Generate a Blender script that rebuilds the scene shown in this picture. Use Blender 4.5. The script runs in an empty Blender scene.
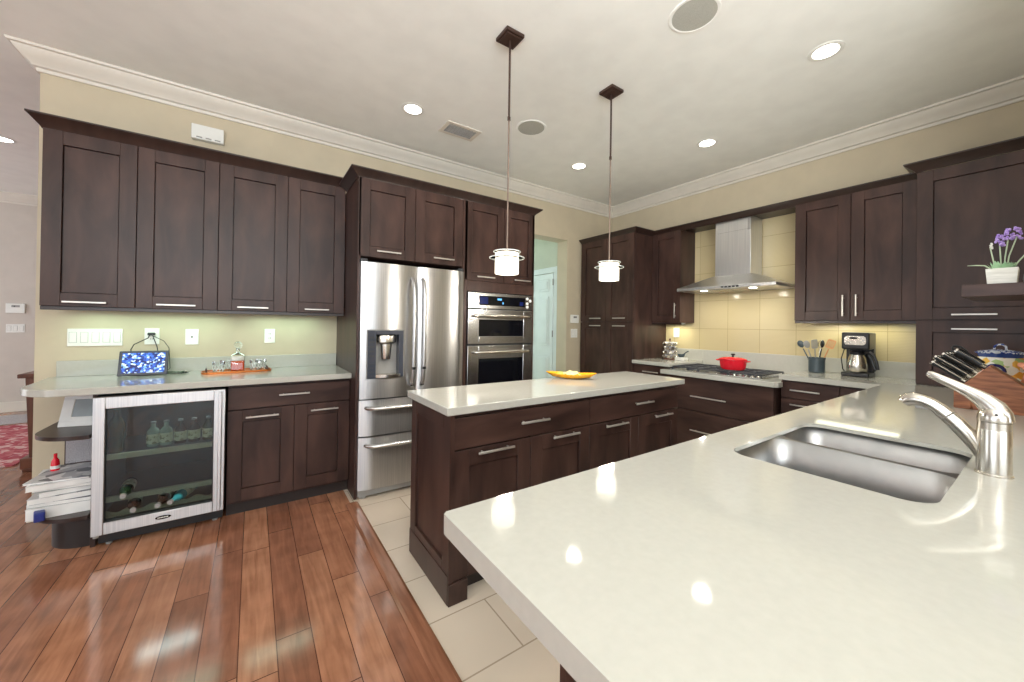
import bpy, bmesh, math, random
from mathutils import Vector, Matrix
from mathutils.geometry import tessellate_polygon
random.seed(7)
PI = math.pi
S = bpy.context.scene
COL = S.collection

# ------------------------------------------------------------------ camera
cd = bpy.data.cameras.new('camera'); cam = bpy.data.objects.new('camera', cd); COL.objects.link(cam)
cd.sensor_width = 36.0; cd.lens = 36.0 * 377.02 / 1024.0
cd.shift_x = (512 - 513.17) / 1024.0; cd.shift_y = (323.02 - 341) / 1024.0
cd.clip_start = 0.02
cam.matrix_world = (Matrix.Translation((0, 0, 1.3108)) @ Matrix.Rotation(-0.6037, 4, 'Z')
                    @ Matrix.Rotation(PI / 2 + 0.0052, 4, 'X') @ Matrix.Rotation(0.0143, 4, 'Z'))
S.camera = cam
S.view_settings.view_transform = 'Standard'; S.view_settings.look = 'None'
S.view_settings.exposure = 0.62; S.view_settings.gamma = 1.0; S.view_settings.use_curve_mapping = False

# ------------------------------------------------------------------ daylight and fill lights
w = bpy.data.worlds.new('sky'); S.world = w; w.use_nodes = True
w.node_tree.nodes['Background'].inputs[0].default_value = (0.80, 0.90, 1.0, 1)
w.node_tree.nodes['Background'].inputs[1].default_value = 1.6

def area(name, loc, direction, sx, sy, power, color=(1, 1, 1), spread=180):
    l = bpy.data.lights.new(name, 'AREA'); l.shape = 'RECTANGLE'; l.size = sx; l.size_y = sy
    l.energy = power; l.color = color; l.spread = math.radians(spread)
    o = bpy.data.objects.new(name, l); COL.objects.link(o); o.location = loc
    o.rotation_euler = Vector(direction).to_track_quat('-Z', 'Z').to_euler()
    return o
DAY = (0.93, 0.96, 1.0)
area('window_daylight', (-5.15, 0.0, 1.45), (1, 0, 0.25), 4.6, 2.2, 38, (0.84, 0.92, 1.0))
area('window_daylight', (-1.2, -4.55, 1.45), (0, 1, 0.25), 5.0, 2.2, 19, DAY)
area('window_daylight', (-5.15, 6.2, 1.45), (1, 0, 0), 2.6, 2.2, 24, DAY)
area('window_daylight', (2.9, 6.9, 1.7), (0, -1, 0), 0.9, 1.4, 36, (0.80, 0.94, 1.0))  # cool light added in the hall for its daylight; no window there
# added fill lights behind the camera, without any fixture, to brighten the ceiling
area('ceiling_fill', (-1.2, -2.2, 2.1), (0.25, 0.25, 1), 3.0, 2.4, 135, (0.93, 0.98, 1.0))
area('ceiling_fill', (0.4, -0.9, 2.1), (0.45, 0.35, 1), 1.2, 0.8, 40, (0.93, 0.98, 1.0))

# ------------------------------------------------------------------ materials
def lin(c): return tuple(((v / 255.0) / 12.92 if v / 255.0 <= 0.04045 else ((v / 255.0 + 0.055) / 1.055) ** 2.4) for v in c)
def base_mat(name, rgb, rough=0.5, metal=0.0, **kw):
    m = bpy.data.materials.new(name); m.use_nodes = True
    b = m.node_tree.nodes['Principled BSDF']
    b.inputs['Base Color'].default_value = (*lin(rgb), 1); b.inputs['Roughness'].default_value = rough
    b.inputs['Metallic'].default_value = metal
    for k, v in kw.items(): b.inputs[k.replace('_', ' ')].default_value = v
    return m, m.node_tree, b
def nd(t, typ, **kw):
    n = t.nodes.new(typ)
    for k, v in kw.items(): setattr(n, k, v)
    return n
def noise_mat(name, c0, c1, scale=(8, 8, 8), rough=0.5, metal=0.0, detail=4, bump=0.0, lo=0.35, hi=0.65, dist=0.0, **kw):
    m, t, b = base_mat(name, c0, rough, metal, **kw)
    tc = nd(t, 'ShaderNodeTexCoord'); mp = nd(t, 'ShaderNodeMapping'); mp.inputs['Scale'].default_value = scale
    nz = nd(t, 'ShaderNodeTexNoise'); nz.inputs['Scale'].default_value = 1; nz.inputs['Detail'].default_value = detail
    nz.inputs['Distortion'].default_value = dist
    cr = nd(t, 'ShaderNodeValToRGB'); cr.color_ramp.elements[0].position = lo; cr.color_ramp.elements[1].position = hi
    cr.color_ramp.elements[0].color = (*lin(c0), 1); cr.color_ramp.elements[1].color = (*lin(c1), 1)
    L = t.links.new
    L(tc.outputs['Object'], mp.inputs[0]); L(mp.outputs[0], nz.inputs[0]); L(nz.outputs[0], cr.inputs[0]); L(cr.outputs[0], b.inputs['Base Color'])
    if bump:
        bp = nd(t, 'ShaderNodeBump'); bp.inputs['Strength'].default_value = bump; bp.inputs['Distance'].default_value = 0.002
        L(nz.outputs[0], bp.inputs['Height']); L(bp.outputs[0], b.inputs['Normal'])
    return m
def plain(name, rgb, rough=0.5, metal=0.0, v=0.04, **kw):
    """colour with a faint procedural variation"""
    c1 = tuple(min(255, x * (1 + v) + 1) for x in rgb); c0 = tuple(x * (1 - v) for x in rgb)
    return noise_mat(name, c0, c1, (6, 6, 6), rough, metal, 3, **kw)
def emit(name, rgb, strength):
    m = bpy.data.materials.new(name); m.use_nodes = True; t = m.node_tree
    t.nodes.remove(t.nodes['Principled BSDF']); e = nd(t, 'ShaderNodeEmission')
    e.inputs[0].default_value = (*lin(rgb), 1); e.inputs[1].default_value = strength
    t.links.new(e.outputs[0], t.nodes['Material Output'].inputs[0]); return m

M = {}
M['wood'] = noise_mat('dark_wood', (47, 32, 28), (80, 57, 50), (9, 9, 2.4), 0.36, 0, 6, 0.04, 0.3, 0.72, 0.5, Specular_IOR_Level=0.33)
M['woodh'] = noise_mat('dark_wood_horizontal', (47, 32, 28), (80, 57, 50), (2.4, 2.4, 12), 0.36, 0, 5, 0.04, 0.3, 0.7, 0.4, Specular_IOR_Level=0.33)
M['woodx'] = noise_mat('dark_wood_edge', (44, 30, 26), (54, 38, 33), (20, 3, 3), 0.3, 0, 4, 0.04)
M['toe'] = plain('dark_toe', (38, 30, 28), 0.5)
M['paint'] = plain('cream_paint', (199, 186, 160), 0.6, v=0.01)
M['graypaint'] = plain('greige_paint', (205, 195, 184), 0.6, v=0.01)
M['green'] = plain('pale_green_paint', (192, 198, 180), 0.6, v=0.01)
M['ceil'] = plain('ceiling_paint', (246, 246, 240), 0.7, v=0.008)
M['trim'] = plain('trim_paint', (222, 215, 202), 0.4, v=0.01)
M['white'] = plain('white_plastic', (236, 235, 228), 0.3, v=0.01)
M['doorwhite'] = plain('door_paint', (225, 235, 236), 0.4, v=0.01)
M['quartz'] = noise_mat('quartz', (184, 182, 173), (188, 186, 177), (55, 55, 55), 0.055, 0, 5, 0, 0.3, 0.7)
M['slot'] = plain('dark_slot', (40, 40, 42), 0.5)
M['black'] = plain('black_plastic', (26, 26, 28), 0.3)
M['blackgloss'] = plain('black_gloss', (12, 13, 18), 0.06)
M['iron'] = plain('cast_iron', (58, 60, 66), 0.42)
M['nickel'] = noise_mat('brushed_nickel', (200, 194, 184), (212, 206, 196), (60, 60, 4), 0.24, 1.0, 3, 0.02)
M['steel'] = noise_mat('brushed_steel', (186, 186, 187), (204, 203, 202), (220, 220, 2), 0.2, 1.0, 3, 0.05)
_t = M['steel'].node_tree; _b = _t.nodes['Principled BSDF']; _tg = nd(_t, 'ShaderNodeTangent', direction_type='RADIAL', axis='Z')
_t.links.new(_tg.outputs[0], _b.inputs['Tangent']); _b.inputs['Anisotropic'].default_value = 0.85; _b.inputs['Anisotropic Rotation'].default_value = 0.25; _b.inputs['Roughness'].default_value = 0.30
M['steelh'] = noise_mat('brushed_steel_horizontal', (184, 184, 185), (202, 201, 200), (2, 2, 220), 0.24, 1.0, 3, 0.05)
M['hoodsteel'] = noise_mat('hood_steel', (206, 206, 206), (222, 221, 219), (200, 200, 2), 0.33, 0.85, 3, 0.02)
M['sinksteel'] = noise_mat('sink_steel', (166, 167, 168), (184, 184, 184), (9, 9, 9), 0.33, 1.0, 4, 0.03)
M['bronze'] = plain('dark_bronze', (66, 46, 38), 0.4, 0.3)
M['gray'] = plain('gray_plastic', (150, 148, 144), 0.35)
M['darkgray'] = plain('dark_gray_panel', (62, 66, 76), 0.25)
M['red'] = plain('red_enamel', (222, 28, 46), 0.12, v=0.02)
M['lamp'] = emit('lamp_glow', (255, 250, 238), 8)
M['led'] = emit('led_strip', (235, 255, 240), 1.2)
M['shade'] = emit('shade_glow', (255, 247, 225), 3.2)
M['clear'], _t, _b = base_mat('clear_glass', (240, 248, 246), 0.02); _b.inputs['Transmission Weight'].default_value = 1.0
M['rodlow'] = plain('aged_metal', (128, 110, 98), 0.4, 0.4)
M['handle'] = plain('satin_handle', (206, 200, 192), 0.32, 0.65)
M['rib'] = noise_mat('speaker_mesh', (172, 172, 162), (188, 187, 178), (300, 300, 300), 0.6, 0, 2)
M['knifewood'] = noise_mat('block_wood', (118, 68, 42), (166, 106, 70), (12, 9, 70), 0.4, 0, 4)
M['console'] = noise_mat('console_wood', (84, 46, 30), (112, 64, 42), (18, 18, 3), 0.35, 0, 4)
M['yellow'] = noise_mat('orange_glaze', (236, 160, 20), (250, 190, 50), (30, 30, 30), 0.15)
M['paper'] = plain('paper', (228, 226, 222), 0.6)
M['green_leaf'] = plain('leaf_green', (160, 196, 156), 0.5, v=0.15)
M['stem'] = plain('pale_stem', (176, 190, 160), 0.5)
M['lavender'] = noise_mat('lavender', (140, 104, 190), (196, 170, 226), (90, 90, 90), 0.6)
M['potwhite'] = noise_mat('whitewashed_wood', (206, 204, 196), (232, 230, 224), (10, 10, 60), 0.7)
M['amber'], _t, _b = base_mat('amber_liquor', (196, 66, 4), 0.05); _b.inputs['Transmission Weight'].default_value = 0.0
M['copper'] = plain('tray_copper', (205, 120, 60), 0.25, 0.7)
M['slate'] = plain('slate_crock', (66, 78, 84), 0.3)
M['spoonwood'] = plain('spoon_wood', (214, 150, 100), 0.5)
M['blueplastic'] = plain('blue_binder', (30, 44, 120), 0.4)
M['teal'] = plain('teal_cap', (60, 160, 170), 0.3)

def glass_pane(name, tint, fac=0.25):
    m = bpy.data.materials.new(name); m.use_nodes = True; t = m.node_tree
    t.nodes.remove(t.nodes['Principled BSDF'])
    tr = nd(t, 'ShaderNodeBsdfTransparent'); tr.inputs[0].default_value = (*tint, 1)
    gl = nd(t, 'ShaderNodeBsdfGlossy'); gl.inputs['Roughness'].default_value = 0.02
    fr = nd(t, 'ShaderNodeFresnel'); fr.inputs[0].default_value = 1.5
    ad = nd(t, 'ShaderNodeMath', operation='ADD'); ad.inputs[1].default_value = fac
    mx = nd(t, 'ShaderNodeMixShader'); L = t.links.new
    L(fr.outputs[0], ad.inputs[0]); L(ad.outputs[0], mx.inputs[0]); L(tr.outputs[0], mx.inputs[1]); L(gl.outputs[0], mx.inputs[2])
    L(mx.outputs[0], t.nodes['Material Output'].inputs[0]); return m
M['pane'] = glass_pane('cooler_glass', (0.62, 0.68, 0.66), 0.0)
M['glasswhite'] = plain('glass_edge_glint', (226, 232, 228), 0.15)  # opaque white stands in for light caught by clear glass edges
M['ringglass'] = glass_pane('edge_glass', (0.96, 0.98, 0.98), 0.30)
M['thin'] = glass_pane('thin_glass', (0.95, 0.97, 0.96), 0.06)

def floor_tile_mat():
    m, t, b = base_mat('floor_tile', (205, 190, 168), 0.22)
    tc = nd(t, 'ShaderNodeTexCoord'); mp = nd(t, 'ShaderNodeMapping'); mp.inputs['Location'].default_value = (-0.624, -1.24, 0)
    br = nd(t, 'ShaderNodeTexBrick'); L = t.links.new
    for k, v in (('Scale', 1), ('Mortar Size', 0.0035), ('Mortar Smooth', 0.1), ('Bias', 0), ('Brick Width', 0.61), ('Row Height', 0.317)): br.inputs[k].default_value = v
    br.inputs['Color1'].default_value = (*lin((224, 209, 190)), 1); br.inputs['Color2'].default_value = (*lin((218, 202, 183)), 1)
    br.inputs['Mortar'].default_value = (*lin((176, 158, 138)), 1)
    nz = nd(t, 'ShaderNodeTexNoise'); nz.inputs['Scale'].default_value = 3; mx = nd(t, 'ShaderNodeMixRGB', blend_type='MULTIPLY'); mx.inputs[0].default_value = 0.12
    L(tc.outputs['Object'], mp.inputs[0]); L(mp.outputs[0], br.inputs[0]); L(tc.outputs['Object'], nz.inputs[0])
    L(br.outputs[0], mx.inputs[1]); L(nz.outputs[0], mx.inputs[2]); L(mx.outputs[0], b.inputs['Base Color']); return m
M['tile'] = floor_tile_mat()

def wood_floor_mat():
    m, t, b = base_mat('hardwood', (150, 95, 66), 0.13)
    L = t.links.new
    def mth(op, a, bb=None):
        n = nd(t, 'ShaderNodeMath', operation=op)
        for i, v in enumerate((a, bb)):
            if v is None: continue
            if isinstance(v, (int, float)): n.inputs[i].default_value = v
            else: L(v, n.inputs[i])
        return n.outputs[0]
    tc = nd(t, 'ShaderNodeTexCoord'); sp = nd(t, 'ShaderNodeSeparateXYZ'); L(tc.outputs['Object'], sp.inputs[0])
    W_, LEN = 0.127, 0.95
    u = mth('DIVIDE', mth('ADD', sp.outputs[0], 0.03), W_); row = mth('FLOOR', u); fu = mth('FRACT', u)
    wn = nd(t, 'ShaderNodeTexWhiteNoise', noise_dimensions='1D'); L(row, wn.inputs['W'])
    v = mth('ADD', mth('DIVIDE', sp.outputs[1], LEN), mth('MULTIPLY', wn.outputs[0], 7.3)); pl = mth('FLOOR', v); fv = mth('FRACT', v)
    cb = nd(t, 'ShaderNodeCombineXYZ'); L(row, cb.inputs[0]); L(pl, cb.inputs[1])
    wn2 = nd(t, 'ShaderNodeTexWhiteNoise', noise_dimensions='3D'); L(cb.outputs[0], wn2.inputs['Vector'])
    cr = nd(t, 'ShaderNodeValToRGB'); e = cr.color_ramp.elements
    e[0].color = (*lin((140, 92, 68)), 1); e[1].color = (*lin((202, 146, 112)), 1)
    x = cr.color_ramp.elements.new(0.5); x.color = (*lin((172, 118, 90)), 1); x = cr.color_ramp.elements.new(0.12); x.color = (*lin((154, 104, 80)), 1)
    L(wn2.outputs[0], cr.inputs[0])
    mp = nd(t, 'ShaderNodeMapping'); mp.inputs['Scale'].default_value = (38, 3.2, 1); L(tc.outputs['Object'], mp.inputs[0])
    av = nd(t, 'ShaderNodeVectorMath', operation='ADD'); L(mp.outputs[0], av.inputs[0]); L(wn2.outputs['Color'], av.inputs[1])
    nz = nd(t, 'ShaderNodeTexNoise'); nz.inputs['Scale'].default_value = 1; nz.inputs['Detail'].default_value = 5; nz.inputs['Distortion'].default_value = 0.8
    L(av.outputs[0], nz.inputs[0])
    n2 = nd(t, 'ShaderNodeTexNoise'); n2.inputs['Scale'].default_value = 6.5; n2.inputs['Detail'].default_value = 4; L(tc.outputs['Object'], n2.inputs[0])
    g = nd(t, 'ShaderNodeValToRGB'); g.color_ramp.elements[0].position = 0.25; g.color_ramp.elements[1].position = 0.75
    g.color_ramp.elements[0].color = (0.42, 0.38, 0.36, 1); g.color_ramp.elements[1].color = (1.1, 1.1, 1.1, 1)
    L(mth('ADD', mth('MULTIPLY', nz.outputs[0], 0.55), mth('MULTIPLY', n2.outputs[0], 0.45)), g.inputs[0])
    mx = nd(t, 'ShaderNodeMixRGB', blend_type='MULTIPLY'); mx.inputs[0].default_value = 1; L(cr.outputs[0], mx.inputs[1]); L(g.outputs[0], mx.inputs[2])
    eu = mth('MINIMUM', fu, mth('SUBTRACT', 1.0, fu)); ev = mth('MINIMUM', fv, mth('SUBTRACT', 1.0, fv))
    seam = mth('MAXIMUM', mth('LESS_THAN', eu, 0.014), mth('LESS_THAN', ev, 0.0022))
    mx2 = nd(t, 'ShaderNodeMixRGB'); L(seam, mx2.inputs[0]); L(mx.outputs[0], mx2.inputs[1]); mx2.inputs[2].default_value = (*lin((84, 48, 34)), 1)
    L(mx2.outputs[0], b.inputs['Base Color'])
    bp = nd(t, 'ShaderNodeBump'); bp.inputs['Strength'].default_value = 0.35; bp.inputs['Distance'].default_value = 0.0015
    L(mth('SUBTRACT', mth('MULTIPLY', n2.outputs[0], 0.5), seam), bp.inputs['Height']); L(bp.outputs[0], b.inputs['Normal'])
    return m
M['hardwood'] = wood_floor_mat()

def splash_mat():
    """glossy straw coloured glass tile, 32 cm squares with fine horizontal reeding; wall plane is y-z"""
    m, t, b = base_mat('straw_tile', (206, 184, 128), 0.12)
    L = t.links.new
    tc = nd(t, 'ShaderNodeTexCoord'); sp = nd(t, 'ShaderNodeSeparateXYZ'); L(tc.outputs['Object'], sp.inputs[0])
    cb = nd(t, 'ShaderNodeCombineXYZ')
    a1 = nd(t, 'ShaderNodeMath', operation='ADD'); a1.inputs[1].default_value = 0.15; L(sp.outputs[1], a1.inputs[0])
    a2 = nd(t, 'ShaderNodeMath', operation='ADD'); a2.inputs[1].default_value = -1.30; L(sp.outputs[2], a2.inputs[0])
    L(a1.outputs[0], cb.inputs[0]); L(a2.outputs[0], cb.inputs[1])
    br = nd(t, 'ShaderNodeTexBrick'); br.offset = 0
    for k, v in (('Scale', 1), ('Mortar Size', 0.002), ('Mortar Smooth', 0.0), ('Bias', 0), ('Brick Width', 0.32), ('Row Height', 0.32)): br.inputs[k].default_value = v
    br.inputs['Color1'].default_value = (*lin((208, 192, 152)), 1); br.inputs['Color2'].default_value = (*lin((203, 186, 145)), 1)
    br.inputs['Mortar'].default_value = (*lin((168, 150, 112)), 1)
    L(cb.outputs[0], br.inputs[0])
    wv = nd(t, 'ShaderNodeTexWave', wave_type='BANDS', bands_direction='Z'); wv.inputs['Scale'].default_value = 26; wv.inputs['Distortion'].default_value = 1.0
    L(tc.outputs['Object'], wv.inputs[0])
    mx = nd(t, 'ShaderNodeMixRGB', blend_type='MULTIPLY'); mx.inputs[0].default_value = 0.10; L(br.outputs[0], mx.inputs[1]); L(wv.outputs[0], mx.inputs[2])
    L(mx.outputs[0], b.inputs['Base Color'])
    bp = nd(t, 'ShaderNodeBump'); bp.inputs['Strength'].default_value = 0.12; bp.inputs['Distance'].default_value = 0.001
    L(wv.outputs[0], bp.inputs['Height']); L(bp.outputs[0], b.inputs['Normal']); return m
M['splash'] = splash_mat()

def voronoi_mat(name, cols, scale, rough=0.3, emission=0.0, vec=(1, 1, 1)):
    m, t, b = base_mat(name, cols[0], rough); L = t.links.new
    tc = nd(t, 'ShaderNodeTexCoord'); mp = nd(t, 'ShaderNodeMapping'); mp.inputs['Scale'].default_value = vec
    vo = nd(t, 'ShaderNodeTexVoronoi'); vo.inputs['Scale'].default_value = scale
    sp = nd(t, 'ShaderNodeSeparateColor'); cr = nd(t, 'ShaderNodeValToRGB'); cr.color_ramp.interpolation = 'CONSTANT'
    cr.color_ramp.elements[0].color = (*lin(cols[0]), 1); cr.color_ramp.elements[1].position = 1 / len(cols); cr.color_ramp.elements[1].color = (*lin(cols[1]), 1)
    for i, c in enumerate(cols[2:], 2): e = cr.color_ramp.elements.new(i / len(cols)); e.color = (*lin(c), 1)
    L(tc.outputs['Object'], mp.inputs[0]); L(mp.outputs[0], vo.inputs[0]); L(vo.outputs['Color'], sp.inputs[0]); L(sp.outputs[0], cr.inputs[0])
    L(cr.outputs[0], b.inputs['Base Color'])
    if emission: L(cr.outputs[0], b.inputs['Emission Color']); b.inputs['Emission Strength'].default_value = emission
    return m
M['screen'] = voronoi_mat('photo_screen', [(20, 40, 110), (30, 70, 170), (40, 90, 200), (120, 170, 230), (24, 30, 90), (60, 110, 210), (200, 220, 245)], 90, 0.2, 0.35)
M['ceramic'] = voronoi_mat('painted_ceramic', [(240, 236, 224), (242, 190, 90), (238, 234, 224), (236, 150, 120), (170, 196, 130), (244, 240, 228), (240, 200, 150), (238, 172, 70)], 30, 0.12)
M['bluelid'] = voronoi_mat('blue_glaze', [(70, 92, 160), (214, 220, 232), (200, 206, 220), (40, 62, 130)], 110, 0.1)
M['rug'] = voronoi_mat('rug_wool', [(176, 80, 92), (196, 118, 122), (168, 64, 80), (214, 176, 172), (188, 96, 104)], 22, 0.9)
M['pattern'] = noise_mat('speckled_gray', (150, 146, 150), (206, 202, 204), (200, 200, 200), 0.6)
M['magazine'] = voronoi_mat('magazine_cover', [(90, 92, 98), (180, 180, 184), (230, 230, 230), (120, 122, 130), (206, 204, 204)], 18, 0.3)
M['wicker'] = noise_mat('ornament_dark', (60, 56, 56), (170, 166, 160), (70, 70, 70), 0.3)

# ------------------------------------------------------------------ mesh helpers
class MB:
    def __init__(s): s.v = []; s.f = []
    def add(s, vs, fs):
        o = len(s.v); s.v += [tuple(v) for v in vs]; s.f += [tuple(i + o for i in f) for f in fs]; return s
    def box(s, x0, x1, y0, y1, z0, z1):
        x0, x1 = sorted((x0, x1)); y0, y1 = sorted((y0, y1)); z0, z1 = sorted((z0, z1))
        return s.add([(x0, y0, z0), (x1, y0, z0), (x1, y1, z0), (x0, y1, z0), (x0, y0, z1), (x1, y0, z1), (x1, y1, z1), (x0, y1, z1)],
                     [(0, 3, 2, 1), (4, 5, 6, 7), (0, 1, 5, 4), (1, 2, 6, 5), (2, 3, 7, 6), (3, 0, 4, 7)])
    def tube(s, pts, r, n=10, cap=True, flat=1.0, up=None):
        pts = [Vector(p) for p in pts]; rs = r if isinstance(r, (list, tuple)) else [r] * len(pts)
        rings = []; ref = None
        for i, p in enumerate(pts):
            d = (pts[min(i + 1, len(pts) - 1)] - pts[max(i - 1, 0)]).normalized()
            if ref is None:
                ref = Vector(up) if up else (Vector((0, 0, 1)) if abs(d.z) < 0.9 else Vector((1, 0, 0)))
            a = d.cross(ref)
            if a.length < 1e-6: a = d.cross(Vector((0, 1, 0)))
            a.normalize(); b = a.cross(d).normalized(); ref = b
            rings.append([p + a * math.cos(2 * PI * k / n) * rs[i] + b * math.sin(2 * PI * k / n) * rs[i] * flat for k in range(n)])
        vs = [v for rg in rings for v in rg]; fs = []
        for i in range(len(pts) - 1):
            for k in range(n): fs.append((i * n + k, i * n + (k + 1) % n, (i + 1) * n + (k + 1) % n, (i + 1) * n + k))
        if cap: fs.append(tuple(range(n))[::-1]); fs.append(tuple((len(pts) - 1) * n + k for k in range(n)))
        return s.add(vs, fs)
    def cyl(s, p0, p1, r, n=20, r2=None): return s.tube([p0, p1], [r, r if r2 is None else r2], n)
    def lathe(s, prof, c=(0, 0, 0), n=28, sx=1, sy=1, ring=False, top=True):
        prof = list(prof) + ([prof[0]] if ring else []); vs = []; fs = []; m = len(prof)
        for r, z in prof:
            for k in range(n): a = 2 * PI * k / n; vs.append((c[0] + r * sx * math.cos(a), c[1] + r * sy * math.sin(a), c[2] + z))
        for i in range(m - 1):
            for k in range(n): fs.append((i * n + k, i * n + (k + 1) % n, (i + 1) * n + (k + 1) % n, (i + 1) * n + k))
        if prof[0][0] > 1.1e-3 and not ring: fs.append(tuple(range(n))[::-1])
        if prof[-1][0] > 1.1e-3 and not ring and top: fs.append(tuple((m - 1) * n + k for k in range(n)))
        return s.add(vs, fs)
    def ball(s, c, r, n=12, sz=1.0):
        m = n // 2 + 1
        return s.lathe([(max(r * math.sin(PI * i / m), 1e-6), -r * sz * math.cos(PI * i / m)) for i in range(m + 1)], c, n)
    def prism(s, poly, z0, z1, axis='z', holes=()):
        rings = [list(poly)] + [list(h) for h in holes]; flat = [p for rg in rings for p in rg]
        tris = tessellate_polygon([[Vector((p[0], p[1], 0)) for p in rg] for rg in rings]); n = len(flat)
        def P(a, b, c): return {'z': (a, b, c), 'x': (c, a, b), 'y': (a, c, b)}[axis]
        vs = [P(p[0], p[1], z0) for p in flat] + [P(p[0], p[1], z1) for p in flat]
        fs = [tuple(t) for t in tris] + [tuple(i + n for i in t[::-1]) for t in tris]; o = 0
        for rg in rings:
            k = len(rg)
            for i in range(k): fs.append((o + i, o + (i + 1) % k, o + (i + 1) % k + n, o + i + n))
            o += k
        return s.add(vs, fs)
    def sweep(s, path, prof, side=1):
        """profile of (offset, z) carried along a plan path with mitred corners"""
        P = [Vector(p) for p in path]; vs = []; fs = []; m = len(prof)
        nrm = []
        for i in range(len(P) - 1): d = (P[i + 1] - P[i]).normalized(); nrm.append(Vector((d.y, -d.x)) * side)
        for i, p in enumerate(P):
            if i == 0: o = nrm[0]
            elif i == len(P) - 1: o = nrm[-1]
            else: a, b = nrm[i - 1], nrm[i]; o = (a + b) / (1 + a.dot(b))
            for d, z in prof: q = p + o * d; vs.append((q.x, q.y, z))
        for i in range(len(P) - 1):
            for k in range(m): fs.append((i * m + k, i * m + (k + 1) % m, (i + 1) * m + (k + 1) % m, (i + 1) * m + k))
        fs.append(tuple(range(m))); fs.append(tuple((len(P) - 1) * m + k for k in range(m))[::-1])
        return s.add(vs, fs)
    def build(s, name, mat, parent=None, bevel=0.0, smooth=False, seg=2):
        me = bpy.data.meshes.new(name); me.from_pydata(s.v, [], s.f)
        bm = bmesh.new(); bm.from_mesh(me); bmesh.ops.recalc_face_normals(bm, faces=bm.faces); bm.to_mesh(me); bm.free()
        me.materials.append(M[mat] if isinstance(mat, str) else mat)
        if smooth: me.shade_smooth(); me.set_sharp_from_angle(angle=math.radians(38))
        o = bpy.data.objects.new(name, me); COL.objects.link(o); o.parent = parent
        if bevel:
            b = o.modifiers.new('bevel', 'BEVEL'); b.width = bevel; b.segments = seg; b.limit_method = 'ANGLE'; b.angle_limit = math.radians(40)
            me.shade_smooth(); me.set_sharp_from_angle(angle=math.radians(38))
        return o
def thing(name, label, cat, loc=(0, 0, 0), rz=0.0, group=None):
    o = bpy.data.objects.new(name, None); COL.objects.link(o); o.location = loc; o.rotation_euler = (0, 0, rz); o.empty_display_size = 0.1
    return tag(o, label, cat, group)
def tag(o, label, cat, group=None):
    o['label'] = label; o['category'] = cat
    if group: o['group'] = group
    return o
def struct(o): o['kind'] = 'structure'; return o
def copy_tree(o, parent=None):
    kids = [c for c in bpy.data.objects if c.parent == o]
    c = o.copy(); COL.objects.link(c); c.parent = parent
    for k in kids: copy_tree(k, c)
    return c
def rrect(x0, x1, y0, y1, r, n=6):
    out = []
    for cx, cy, a0 in ((x1 - r, y1 - r, 0), (x0 + r, y1 - r, 90), (x0 + r, y0 + r, 180), (x1 - r, y0 + r, 270)):
        for k in range(n + 1): a = math.radians(a0 + 90 * k / n); out.append((cx + r * math.cos(a), cy + r * math.sin(a)))
    return out

# ------------------------------------------------------------------ room shell
YA, XB, ZC = 3.76, 4.34, 3.035
struct(MB().box(-5.2, 0.60, -4.6, 8.3, -0.05, 0).box(0.60, XB, -4.6, -1.0, -0.05, 0).box(0.60, 2.3, 3.96, 8.3, -0.05, 0).build('floor', 'hardwood'))
struct(MB().box(0.60, XB, -1.0, 3.96, -0.05, -0.001).box(2.3, XB, 3.96, 7.1, -0.05, -0.001).build('floor', 'tile'))
struct(MB().sweep([(0.648, -1.0), (0.648, 2.90)], [(0, -0.002), (0.082, -0.002), (0.082, 0.006), (0.068, 0.013), (0.014, 0.013), (0, 0.006)], -1).build('trim_1', noise_mat('strip_wood', (128, 84, 62), (160, 110, 84), (30, 3, 30), 0.16, 0, 4)))
struct(MB().box(-5.4, XB + 0.2, -4.8, 8.5, ZC, ZC + 0.1).build('ceiling', 'ceil'))
# wall with the bar cabinets, doorway at its right end
WT = 0.20; DX0, DX1, DZ = 2.55, 3.46, 2.46
struct(MB().box(-1.16, DX0, YA, YA + WT, 0, ZC).box(DX1, XB, YA, YA + WT, 0, ZC).box(DX0, DX1, YA, YA + WT, DZ, ZC).build('wall_back', 'paint'))
struct(MB().box(XB, XB + 0.2, -1.0, YA + WT, 0, ZC).box(XB, XB + 0.2, -4.8, -1.0, 0, ZC).build('wall_right', 'paint'))
struct(MB().box(2.3, XB, -0.16, -0.03, 0, ZC).build('wall_side', 'paint'))
# enclosing room behind the camera, with window openings
def wall_holes(axis, at, th, a0, a1, holes):
    m = MB(); rings = [(a0, 0), (a1, 0), (a1, ZC), (a0, ZC)]
    hs = [[(h0, z0), (h1, z0), (h1, z1), (h0, z1)] for h0, h1, z0, z1 in holes]
    return m.prism(rings, at, at + th, axis, hs)
struct(wall_holes('x', -5.4, 0.2, -4.8, 8.5, [(-2.3, 2.3, 0.35, 2.55), (4.9, 7.5, 0.35, 2.55)]).build('wall_left', 'graypaint'))
struct(wall_holes('y', -4.8, 0.2, -5.4, XB + 0.2, [(-3.7, 1.3, 0.35, 2.55)]).build('wall_front', 'paint'))
struct(MB().box(-5.4, 2.3, 8.3, 8.5, 0, ZC).build('wall_far', 'graypaint'))
struct(MB().box(-5.2, 2.3, 8.27, 8.3, 0, 0.14).build('baseboard_far', 'trim', bevel=0.004))
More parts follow.
